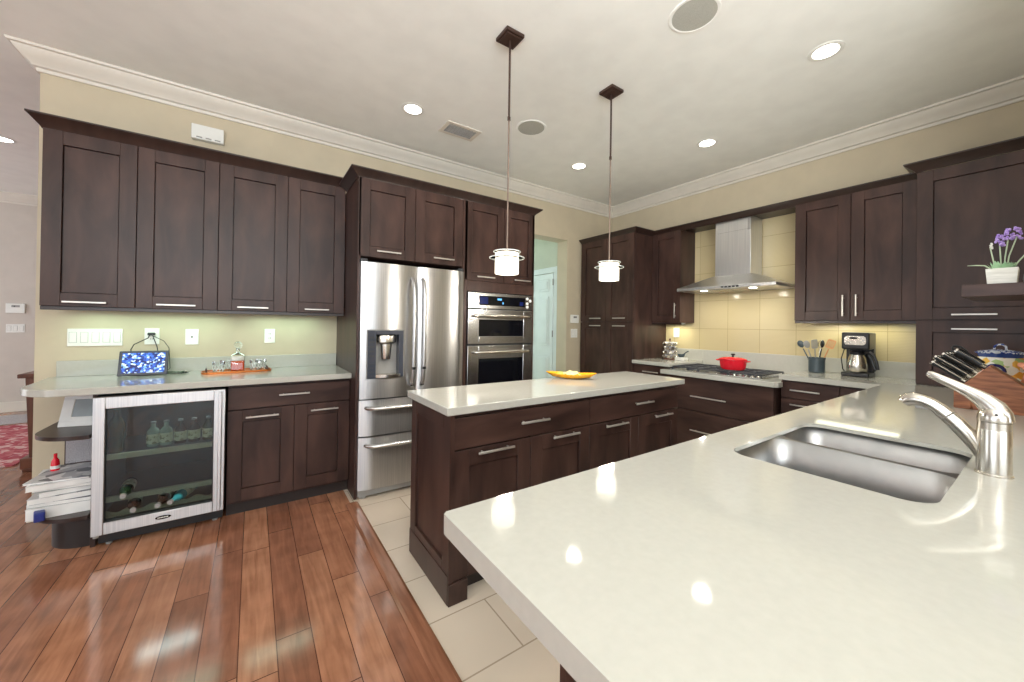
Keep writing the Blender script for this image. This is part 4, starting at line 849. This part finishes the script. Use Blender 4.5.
MB().lathe([(0.026, 0.058), (0.032, 0.066), (0.022, 0.082), (0.001, 0.086)], n=20).build('ornament_top', 'spoonwood', og, smooth=True)

# yellow dish on the island
yd = thing('leaf_dish', 'orange yellow leaf shaped dish on the island', 'dish', (1.925, 2.035, ZK), -0.82)
n = 40; vs = []; fs = []
for lvl, (rad, z) in enumerate(((0.0, 0.004), (0.45, 0.004), (0.75, 0.012), (1.0, 0.036), (1.0, 0.040), (0.73, 0.018), (0.4, 0.010), (0.0, 0.010))):
    for k in range(n):
        a = 2 * PI * k / n; pt_ = 1 + 0.10 * math.cos(2 * a) + 0.05 * math.cos(6 * a) * rad
        vs.append((0.160 * rad * pt_ * math.cos(a), 0.085 * rad * pt_ * math.sin(a), z + (0.006 * math.cos(2 * a) if rad == 1 else 0)))
for l in range(7):
    for k in range(n): fs.append((l * n + k, l * n + (k + 1) % n, (l + 1) * n + (k + 1) % n, (l + 1) * n + k))
MB().add(vs, fs).build('dish_body', 'yellow', yd, smooth=True)
def crumpled(name, label, cat, loc, mat, sx, sy, h, seed):
    r_ = random.Random(seed); n = 7; vs = []; fs = []
    for i in range(n):
        for j in range(n):
            u, v = i / (n - 1) - .5, j / (n - 1) - .5; vs.append((u * sx + r_.uniform(-.004, .004), v * sy + r_.uniform(-.004, .004), max(0, h * (1 - 2.6 * (u * u + v * v))) + r_.uniform(0, h * 0.5)))
    for i in range(n - 1):
        for j in range(n - 1): fs.append((i * n + j, (i + 1) * n + j, (i + 1) * n + j + 1, i * n + j + 1))
    o = MB().add(vs, fs).build(name, mat, smooth=False); o.location = loc; s = o.modifiers.new('t', 'SOLIDIFY'); s.thickness = 0.0015
    return tag(o, label, cat)
crumpled('paper_napkin', 'crumpled pale yellow napkin in the orange leaf dish', 'napkin', (1.935, 2.045, ZK + 0.021), plain('napkin', (246, 226, 160), 0.7), 0.13, 0.10, 0.026, 4)
crumpled('wrapped_candy', 'green and yellow wrapped sweet at the left of the leaf dish', 'candy', (1.865, 2.085, ZK + 0.024), plain('wrapper', (196, 206, 80), 0.4), 0.05, 0.05, 0.02, 9)

# ------------------------------------------------------------------ things on the bar counter
tb = thing('digital_photo_frame', 'tilted digital photo frame showing a blue picture on the bar counter', 'photo frame', (-0.617, 3.565, ZK + 0.001))
tilt = math.radians(-18)
def tilted(m, nm, mat, bev=0): o = m.build(nm, mat, tb, bev); o.rotation_euler = (tilt, 0, 0); return o
tilted(MB().box(-0.125, 0.125, -0.006, 0.010, 0.004, 0.176), 'frame', 'darkgray', 0.004)
tilted(MB().box(-0.108, 0.108, -0.0075, -0.0055, 0.020, 0.160), 'screen', 'screen')
MB().add([(-0.05, 0.02, 0.03), (0.05, 0.02, 0.03), (0.05, 0.09, 0), (-0.05, 0.09, 0), (-0.05, 0.03, 0.03), (0.05, 0.03, 0.03), (0.05, 0.10, 0), (-0.05, 0.10, 0)], [(0, 1, 2, 3), (4, 5, 6, 7), (0, 1, 5, 4), (1, 2, 6, 5), (2, 3, 7, 6), (3, 0, 4, 7)]).build('stand', 'black', tb)
for i, (lb, ps) in enumerate((('black cord running down from the outlet behind the left of the photo frame', [(-0.612, YA - 0.028, 1.208), (-0.62, YA - 0.04, 1.18), (-0.69, YA - 0.05, 1.135), (-0.705, YA - 0.05, 1.10), (-0.70, YA - 0.06, 0.98), (-0.66, YA - 0.08, 0.931), (-0.60, YA - 0.09, 0.930)]),
                              ('black cord running down from the outlet behind the right of the photo frame', [(-0.600, YA - 0.028, 1.208), (-0.59, YA - 0.045, 1.18), (-0.57, YA - 0.055, 1.12), (-0.55, YA - 0.06, 1.0), (-0.50, YA - 0.09, 0.932), (-0.43, YA - 0.12, 0.931), (-0.40, YA - 0.10, 0.931), (-0.44, YA - 0.15, 0.931), (-0.38, YA - 0.16, 0.931)]))):
    tag(MB().tube(ps, 0.0032, 8).build('power_cord', 'black', smooth=True), lb, 'cord')
pg = thing('plug', 'dark plug in the outlet above the photo frame', 'plug', (-0.606, YA - 0.0095, 1.208))
MB().box(-0.020, 0.020, -0.022, 0, -0.010, 0.010).build('plug_body', 'slot', pg, 0.004)
MB().tube([(0.0, -0.012, -0.008), (0.07, -0.03, -0.05), (0.10, -0.04, -0.10), (0.11, -0.05, -0.25), (0.08, -0.06, -0.276)], 0.0022, 6).build('lead', 'slot', pg, smooth=True)
cd_ = MB()
rr = random.Random(5)
pts = [(-0.455 + 0.055 * math.cos(a * 1.7) * (1 - a / 30), 3.60 + 0.03 * math.sin(a * 2.3), ZK + 0.006 + 0.010 * abs(math.sin(a * 1.3))) for a in [k * 0.45 for k in range(34)]]
tag(MB().tube(pts, 0.0034, 7).build('charging_cable', plain('olive_cable', (92, 104, 92), 0.5), smooth=True), 'small heap of dark cable right of the photo frame', 'cable')

ty = thing('serving_tray', 'copper toned tray with upright handles under the decanter', 'tray', (-0.092, 3.545, ZK), 0.10)
MB().prism(rrect(-0.215, 0.215, -0.085, 0.085, 0.05), 0.0, 0.010).build('tray_base', 'copper', ty, 0.003)
tl = MB().prism(rrect(-0.215, 0.215, -0.085, 0.085, 0.05), 0.010, 0.016, 'z', [rrect(-0.207, 0.207, -0.077, 0.077, 0.045)]).build('tray_lip', 'copper', ty)
for s in (-1, 1): MB().tube([(s * 0.185, -0.03, 0.010), (s * 0.185, -0.03, 0.034), (s * 0.185, 0.03, 0.034), (s * 0.185, 0.03, 0.010)], 0.005, 8).build('handle', 'bronze', ty, smooth=True)
dc = thing('whiskey_decanter', 'glass decanter of amber liquor with a ball stopper on the tray', 'decanter', (-0.092, 3.56, ZK + 0.0105))
MB().prism(rrect(-0.041, 0.041, -0.041, 0.041, 0.008), 0.004, 0.075).build('liquor', 'amber', dc, 0.003)
def sq_shell(levels):
    m = MB(); vs = []; fs = []; n = len(rrect(0, 1, 0, 1, .1, 4))
    for w_, z, r in levels: vs += [(p[0], p[1], z) for p in rrect(-w_, w_, -w_, w_, min(r, w_ * 0.98), 4)]
    for i in range(len(levels) - 1):
        for k in range(n): fs.append((i * n + k, i * n + (k + 1) % n, (i + 1) * n + (k + 1) % n, (i + 1) * n + k))
    return m.add(vs, fs)
sq_shell([(0.0445, 0.0, 0.010), (0.0445, 0.108, 0.010), (0.038, 0.122, 0.012), (0.020, 0.132, 0.016), (0.0135, 0.140, 0.013), (0.0135, 0.158, 0.013), (0.019, 0.163, 0.018)]).build('glass_body', 'thin', dc, smooth=True)
MB().lathe([(0.012, 0.150), (0.014, 0.165), (0.010, 0.170)], n=16).ball((0, 0, 0.193), 0.027, 14).build('stopper', 'clear', dc, smooth=True)
for i, (x, y, lb) in enumerate(((-0.205, 3.515, 'cut glass tumbler on the tray at the far left of the decanter'), (-0.165, 3.60, 'cut glass tumbler on the tray just behind left of the decanter'), (0.02, 3.55, 'cut glass tumbler on the tray just right of the decanter'), (0.055, 3.60, 'cut glass tumbler at the right end of the tray'))):
    t = thing('glass_tumbler', lb, 'glass', (x, y, ZK + 0.0105), 0, 'tumblers around the decanter')
    m = MB(); prof = [(0.001, 0.0), (0.030, 0.0), (0.034, 0.012), (0.038, 0.075)]
    m.lathe(prof, n=20, top=False).build('tumbler_glass', 'thin', t)
    mm = MB()
    for k in range(10): a = 2 * PI * k / 10; mm.tube([(0.0345 * math.cos(a), 0.0345 * math.sin(a), 0.012), (0.037 * math.cos(a + 0.5), 0.037 * math.sin(a + 0.5), 0.05)], 0.0016, 6).tube([(0.0345 * math.cos(a), 0.0345 * math.sin(a), 0.012), (0.037 * math.cos(a - 0.5), 0.037 * math.sin(a - 0.5), 0.05)], 0.0016, 6)
    mm.build('cut_pattern', 'glasswhite', t)

# end shelf contents
fm = thing('picture_frame', 'white picture frame leaning on the top open end shelf', 'picture frame', (-0.862, 3.40, 0.655), -0.25)
o = MB().box(-0.105, 0.105, 0, 0.014, 0.0, 0.032).box(-0.06, 0.075, 0, 0.014, 0.03, 0.058).box(-0.105, 0.105, 0, 0.014, 0.165, 0.195).box(-0.105, -0.052, 0, 0.014, 0.032, 0.165).box(0.07, 0.105, 0, 0.014, 0.032, 0.165).build('frame', 'paper', fm, 0.003); o.rotation_euler = (-0.32, 0, 0)
o = MB().box(-0.054, 0.071, 0.004, 0.010, 0.05, 0.166).build('picture', plain('frame_picture', (150, 158, 160), 0.2), fm); o.rotation_euler = (-0.32, 0, 0)
stack = [(0.060, 0.27, 0.34, 0.02, 'paper', 'thick white catalog at the bottom of the end shelf pile', 'paper'), (0.022, 0.26, 0.33, -0.12, 'darkgray', 'dark gray folder low in the end shelf pile', 'paper'), (0.030, 0.25, 0.33, 0.05, 'magazine', 'patterned magazine low in the end shelf pile', 'paper'),
         (0.026, 0.22, 0.30, 0.18, 'paper', 'white booklet in the middle of the end shelf pile', 'paper'), (0.018, 0.25, 0.30, -0.05, 'slate', 'slate covered magazine in the middle of the end shelf pile', 'paper'),
         (0.028, 0.28, 0.33, 0.10, 'paper', 'thick white magazine near the top of the end shelf pile', 'paper'), (0.010, 0.26, 0.31, -0.10, 'magazine', 'glossy gray magazine on top of the end shelf pile', 'paper')]
z = 0.2025
for i, (t, w_, d_, a, mat, lb, pm_) in enumerate(stack):
    r = thing('magazine', lb, 'magazine', (-0.875 + 0.014 * math.sin(i * 2), 3.36, z), a, 'magazines piled on the open end shelves')
    MB().box(-w_ / 2 + 0.002, w_ / 2 - 0.002, -d_ / 2 + 0.002, d_ / 2 - 0.002, 0.001, t - 0.001).build('pages', 'paper', r)
    MB().box(-w_ / 2, w_ / 2, -d_ / 2, d_ / 2, t - 0.001, t).box(-w_ / 2, w_ / 2, -d_ / 2, d_ / 2, 0, 0.001).build('cover', mat, r)
    z += t + 0.0005
bn = thing('binder', 'blue edged binder at the front of the lower end shelf', 'binder', (-0.955, 3.19, 0.2025), 0.3)
MB().box(-0.02, 0.02, -0.05, 0.05, 0, 0.05).build('binder_body', 'blueplastic', bn, 0.006)
bx_ = thing('patterned_box', 'upright speckled gray box at the back of the middle end shelf', 'box', (-0.855, 3.56, z + 0.0))
MB().box(-0.10, 0.09, -0.03, 0.03, 0, 0.19).build('box_body', 'pattern', bx_, 0.003)
MB().box(-0.105, 0.095, -0.034, 0.034, 0.19, 0.205).build('box_lid', 'pattern', bx_, 0.002)
pk = thing('spray_bottle', 'small pink and red bottle beside the speckled box on the end shelf', 'bottle', (-0.965, 3.42, z))
MB().lathe([(0.001, 0), (0.019, 0), (0.020, 0.02), (0.016, 0.06), (0.008, 0.075), (0.001, 0.075)], n=16).build('bottle_body', 'red', pk, smooth=True)
MB().lathe([(0.0205, 0.012), (0.0208, 0.03), (0.018, 0.03), (0.018, 0.012)], n=16, ring=True).build('bottle_label', 'paper', pk, smooth=True); MB().cyl((0, 0, 0.075), (0, 0, 0.10), 0.008, 12).build('cap', 'red', pk, smooth=True)

# white box on the wall above the bar cabinets
wb = thing('wall_sensor_box', 'white box with three vents on the wall above the bar cabinets', 'wall box', (-0.305, YA, 2.745))
MB().box(-0.10, 0.095, -0.045, 0, -0.055, 0.055).build('housing', 'white', wb, 0.004)
MB().box(-0.07, -0.035, -0.0465, -0.044, -0.045, -0.036).box(-0.015, 0.02, -0.0465, -0.044, -0.045, -0.036).box(0.04, 0.075, -0.0465, -0.044, -0.045, -0.036).build('vent', 'gray', wb)

# thermostats by the doorway and in the far room
def thermostat(loc, label, lab2, s=1.0):
    r = thing('thermostat', label, 'thermostat', loc)
    MB().box(-0.075 * s, 0.075 * s, -0.025, 0, -0.058 * s, 0.058 * s).build('housing', 'white', r, 0.004)
    MB().box(-0.03 * s, 0.035 * s, -0.0265, -0.024, 0.012 * s, 0.038 * s).build('display', 'gray', r); MB().box(-0.015, 0.0, -0.027, -0.025, 0.018 * s, 0.03 * s).build('digits', 'slot', r)
    return r
thermostat((3.595, YA, 1.405), 'white thermostat on the pier between doorway and pantry', '', 0.95)
outlet((3.60, YA, 1.21), 0, 'white double switch below the thermostat by the pantry', 'switch', 0.12, 0.118, 2)
thermostat((-2.735, 8.30, 1.445), 'white thermostat high on the far room wall', '', 1.15)
outlet((-2.735, 8.30, 1.165), 0, 'white switch plate below the thermostat in the far room', 'switch', 0.17, 0.118, 3)

# far room furniture
cs = thing('console_cabinet', 'brown wooden console partly hidden behind the wall end', 'console', (-1.592, 5.0, 0))
MB().box(-0.035, 0.75, -0.03, 0.45, 0.80, 0.835).build('table_top', 'console', cs, 0.006)
MB().prism([(0.03, 0.12), (0.70, 0.12), (0.73, 0.80), (0.0, 0.80)], 0.0, 0.40, 'y').build('cabinet_body', 'console', cs, 0.004)
MB().box(-0.012, 0.76, -0.03, 0.42, 0.03, 0.12).box(-0.005, 0.74, -0.01, 0.40, 0, 0.03).build('plinth', 'console', cs, 0.006)
mr = thing('framed_mirror', 'tall dark framed mirror standing on the console', 'mirror', (-1.575, 5.25, 0.8355))
MB().box(0, 0.05, 0, 0.04, 0, 1.0).box(0.55, 0.60, 0, 0.04, 0, 1.0).box(0.05, 0.55, 0, 0.04, 0, 0.05).box(0.05, 0.55, 0, 0.04, 0.95, 1.0).build('frame', 'console', mr, 0.004)
MB().box(0.045, 0.555, 0.012, 0.02, 0.045, 0.955).build('mirror_glass', 'steel', mr)
tag(MB().prism(rrect(-4.2, -1.72, 5.25, 7.2, 0.02), 0.001, 0.012).build('area_rug', 'rug'), 'red patterned area rug on the far room floor', 'rug')
tag(MB().prism(rrect(-2.85, -2.30, 7.35, 7.95, 0.04), 0.001, 0.012).build('floor_mat', 'pattern'), 'small pale mat on the floor near the far wall', 'mat')

# ------------------------------------------------------------------ ceiling fittings
def pendant(x, y, z1, label):
    r = thing('pendant_lamp', label, 'pendant lamp', (x, y, 0), 0, 'pendant lamps over the island')
    MB().box(-0.062, 0.062, -0.062, 0.062, ZC - 0.022, ZC - 0.001).box(-0.05, 0.05, -0.05, 0.05, ZC - 0.030, ZC - 0.022).build('canopy', 'bronze', r, 0.003)
    MB().cyl((0, 0, 2.54), (0, 0, ZC - 0.03), 0.0065, 10).lathe([(0.0095, 2.53), (0.0095, 2.55), (0.0065, 2.555)], n=10).build('rod', 'bronze', r, smooth=True)
    MB().cyl((0, 0, z1 + 0.01), (0, 0, 2.54), 0.005, 10).lathe([(0.02, z1 - 0.0), (0.02, z1 + 0.015), (0.006, z1 + 0.02)], n=14).build('lower_rod', 'rodlow', r, smooth=True)
    MB().lathe([(0.001, z1 - 0.123), (0.068, z1 - 0.124), (0.070, z1 - 0.122), (0.070, z1 - 0.002), (0.066, z1), (0.001, z1 - 0.001)], n=32).build('lamp_shade', 'shade', r, smooth=True)
    MB().lathe([(0.0705, z1 - 0.034), (0.073, z1 - 0.033), (0.073, z1 - 0.028), (0.0705, z1 - 0.027)], n=32, ring=True).build('metal_band', 'nickel', r, smooth=True)
    for zz, rad in ((z1 - 0.031, 0.105), (z1 + 0.006, 0.082)):
        MB().lathe([(rad - 0.004, zz), (rad, zz), (rad, zz + 0.004), (rad - 0.004, zz + 0.004)], n=36, ring=True).build('glass_ring', 'glasswhite', r, smooth=False)
        MB().lathe([(0.071, zz + 0.001), (rad - 0.004, zz + 0.001), (rad - 0.004, zz + 0.003), (0.071, zz + 0.003)], n=36, ring=True).build('glass_plate', 'thin', r, smooth=False)
    l = bpy.data.lights.new('bulb', 'POINT'); l.energy = 9; l.color = (1, 0.93, 0.82); l.shadow_soft_size = 0.05; o = bpy.data.objects.new('bulb', l); COL.objects.link(o); o.parent = r; o.location = (0, 0, z1 - 0.22)
pendant(1.238, 1.87, 1.738, 'pendant lamp with white glass shade nearer the refrigerator'); pendant(2.133, 1.87, 1.770, 'pendant lamp with white glass shade nearer the pantry')
def downlight(x, y, label, power=14, col=(1.0, 0.93, 0.80)):
    r = thing('recessed_light', label, 'ceiling light', (x, y, ZC), 0, 'recessed ceiling lights')
    MB().lathe([(0.066, -0.004), (0.074, -0.007), (0.090, -0.003), (0.090, -0.0005), (0.066, -0.0005)], n=32, ring=True).build('trim_ring', 'white', r, smooth=True)
    MB().lathe([(0.001, -0.0035), (0.066, -0.0035)], n=32).build('bulb_lens', 'lamp', r)
    l = bpy.data.lights.new('bulb', 'SPOT'); l.energy = power; l.color = col; l.spot_size = math.radians(150); l.spot_blend = 0.8; l.shadow_soft_size = 0.07
    o = bpy.data.objects.new('bulb', l); COL.objects.link(o); o.parent = r; o.location = (0, 0, -0.02)
for x, y, lb in ((1.032, 2.958, 'recessed light in the ceiling above the refrigerator'), (2.867, 2.95, 'recessed light in the ceiling nearest the doorway'),
                 (3.462, 1.876, 'recessed light in the ceiling in front of the range hood'), (2.895, 0.83, 'large looking recessed light near the top right')):
    downlight(x, y, lb, 11)
downlight(-2.02, 5.80, 'recessed light at the left edge, in the far room ceiling', 20)
for x, y in ((-0.9, 1.6), (-3.0, 0.5), (1.0, -1.2)):  # added unseen spots without fixtures, filling in light from overhead
    l = bpy.data.lights.new('overhead_fill', 'SPOT'); l.energy = 5; l.color = (1.0, 0.94, 0.84); l.spot_size = math.radians(150); l.spot_blend = 0.8; l.shadow_soft_size = 0.07
    o = bpy.data.objects.new('overhead_fill', l); COL.objects.link(o); o.location = (x, y, ZC - 0.02)
for x, y, lb in ((1.975, 2.63, 'round ceiling speaker beside the air vent'), (1.975, 1.15, 'round ceiling speaker cut off by the top edge')):
    r = thing('ceiling_speaker', lb, 'speaker', (x, y, ZC), 0, 'round ceiling speakers')
    MB().lathe([(0.114, -0.004), (0.118, -0.006), (0.130, -0.004), (0.132, -0.0005), (0.114, -0.0005)], n=40, ring=True).build('rim', 'ceil', r, smooth=True)
    MB().lathe([(0.001, -0.006), (0.114, -0.004)], n=40).build('grille', 'rib', r, smooth=True)
av = thing('air_vent', 'white ceiling air vent with slats', 'air vent', (1.495, 3.045, ZC))
MB().prism([(-0.165, -0.105), (0.165, -0.105), (0.165, 0.105), (-0.165, 0.105)], -0.008, -0.0005, 'z', [[(-0.13, -0.07), (0.13, -0.07), (0.13, 0.07), (-0.13, 0.07)]]).build('frame', 'trim', av, 0.002)
MB().box(-0.13, 0.13, -0.07, 0.07, -0.002, -0.0005).build('duct_back', 'slot', av)
m = MB()
for i in range(7):
    y = -0.06 + i * 0.02; m.add([(-0.13, y - 0.001, -0.0045), (0.13, y - 0.001, -0.0045), (0.13, y + 0.004, -0.010), (-0.13, y + 0.004, -0.010), (-0.13, y + 0.0002, -0.0042), (0.13, y + 0.0002, -0.0042), (0.13, y + 0.0055, -0.0095), (-0.13, y + 0.0055, -0.0095)],
          [(0, 1, 2, 3), (4, 5, 6, 7), (0, 1, 5, 4), (1, 2, 6, 5), (2, 3, 7, 6), (3, 0, 4, 7)])
m.build('slat', 'gray', av)
